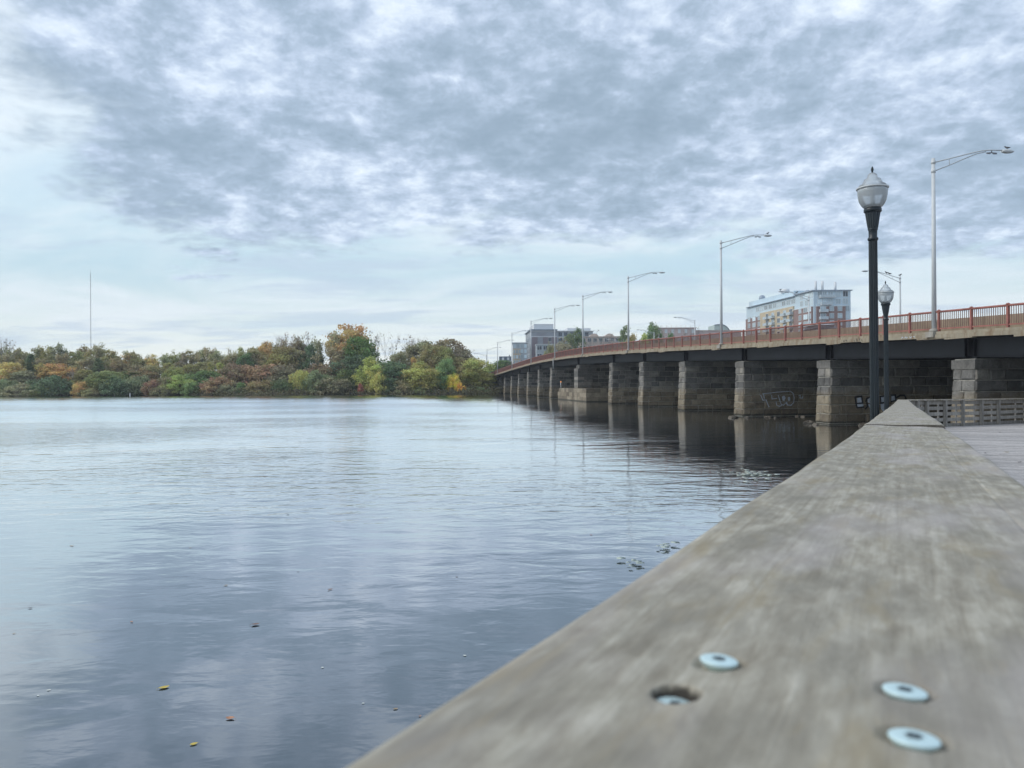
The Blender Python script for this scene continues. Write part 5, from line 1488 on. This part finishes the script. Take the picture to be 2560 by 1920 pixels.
for i, (px, py, w, c, lab) in enumerate(LEAVES):
    g = on_z(px, py, 0.012); size = w * g.y / F * 0.85
    o = leaf_mesh(size, 0.5 if c in ('brown', 'orange', 'dark') else 0.25, i).build('floating_leaf', LM[c]); o.location = (g.x, g.y, 0.004)
    o.rotation_euler = (0, 0, rnd.uniform(-0.7, 0.7) + (3.14 if rnd.random() < 0.3 else 0)); tag(o, lab, 'leaf', 'leaves floating on the river')
M['pad'] = simple('lily_pad_green', (0.72, 0.79, 0.68), 0.6, var=0.3, scale=6); M['pad2'] = simple('sunken_pad_green', (0.60, 0.68, 0.60), 0.6, var=0.3, scale=6)
def pad_mesh(mat):
    mb = MB(); n = 20; c = mb.vert((0, 0, 0.004)); ring = [mb.vert((math.cos(a), math.sin(a), 0.02)) for a in [0.18 + (2 * math.pi - 0.36) * k / n for k in range(n + 1)]]
    mb2 = [mb.vert((math.cos(a) * 0.99, math.sin(a) * 0.99, 0.008)) for a in [0.18 + (2 * math.pi - 0.36) * k / n for k in range(n + 1)]]
    for k in range(n): mb.face([c, ring[k], ring[k + 1]], 0, True); mb.face([ring[k], mb2[k], mb2[k + 1], ring[k + 1]], 0)
    return mb.mesh('lily_pad', mat)
pm, pm2 = pad_mesh(M['pad']), pad_mesh(M['pad2'])
rr = random.Random(9)
for i in range(64):
    if i < 48: px, py, me, lab, gr = 1880 + rr.gauss(0, 36), 1188 + rr.gauss(0, 6), pm, 'pale lily pad in the floating patch on the dark water beside the railing', 'lily pads in the dark water patch'
    elif i < 56: px, py, me, lab, gr = 1592 + rr.gauss(0, 17), 1412 + rr.gauss(0, 6), pm2, 'greenish lily pad in the nearer patch beside the railing', 'lily pads in the nearer patch'
    else: px, py, me, lab, gr = 1668 + rr.gauss(0, 10), 1369 + rr.gauss(0, 4), pm2, 'greenish lily pad in the small middle patch beside the railing', 'lily pads in the small middle patch'
    g = on_z(px, py, 0.0); o = link('lily_pad', me); o.location = (g.x, g.y, 0.012 + 0.0006 * i); s = rr.uniform(0.05, 0.11) * (1 if i < 48 else 0.75); o.scale = (s, s, 0.35)
    o.rotation_euler = (0, 0, rr.random() * 6.28); tag(o, lab, 'lily pad', gr)
# a few fallen leaves on the deck
for i, (px, py, c, lab) in enumerate([(2463, 1134, 'dark', 'dark fallen leaf on the planks close to the railing'), (2518, 1132, 'yellow', 'yellow fallen leaf on the planks'), (2500, 1082, 'dark', 'small dark fallen leaf on the far planks'), (2548, 1157, 'dark', 'dark fallen leaf on the planks at the right edge')]):
    d = ray(px, py); s0 = 10.0
    for _ in range(20):
        z = cap_h(s0 / KD) - 1.072; g = on_z(px, py, z); s0 = min(40, max(0, g.dot(RD)))
    o = leaf_mesh(0.09, 0.5, 80 + i).build('fallen_leaf', LM[c]); o.location = (g.x, g.y, z + 0.002); o.rotation_euler = (0, 0, rnd.random() * 6); tag(o, lab, 'leaf', 'fallen leaves on the boardwalk')

# ------------------------------------------------------------------ camera and render settings
cam = bpy.data.cameras.new('camera'); cam.sensor_width = 36.0; cam.lens = 36.0 * F / 2560.0; cam.clip_start = 0.02; cam.clip_end = 12000
cam.shift_y = 0.5 / 2560 * -1
cam.dof.use_dof = True; cam.dof.focus_distance = 45.0; cam.dof.aperture_fstop = 10.2
co = bpy.data.objects.new('camera', cam); COL.objects.link(co)
mw = Matrix((RT, UP, -FW)).transposed().to_4x4(); mw.translation = EYE
co.matrix_world = mw
scene.camera = co
# thin autumn haze over the river
hz = MB(); hz.box(-640, 640, -165, 930, -3.2, 96)
hm = bpy.data.materials.new('river_haze'); hm.use_nodes = True; hn = NT(hm.node_tree)
hm.node_tree.nodes.remove(hm.node_tree.nodes['Principled BSDF'])
pv = hn.node('ShaderNodeVolumePrincipled'); pv.inputs['Color'].default_value = (0.88, 0.93, 1.0, 1); pv.inputs['Density'].default_value = 0.00027; pv.inputs['Anisotropy'].default_value = 0.1
hn.l.new(pv.outputs[0], hm.node_tree.nodes['Material Output'].inputs['Volume'])
tag(hz.build('haze', hm), 'thin pale haze over the river', None, None, 'stuff')
scene.view_settings.view_transform = 'Standard'; scene.view_settings.look = 'None'; scene.view_settings.exposure = 0.18; scene.view_settings.gamma = 1.0
scene.cycles.max_bounces = 8; scene.cycles.transparent_max_bounces = 12; scene.cycles.use_denoising = True
scene.cycles.sample_clamp_indirect = 4.0
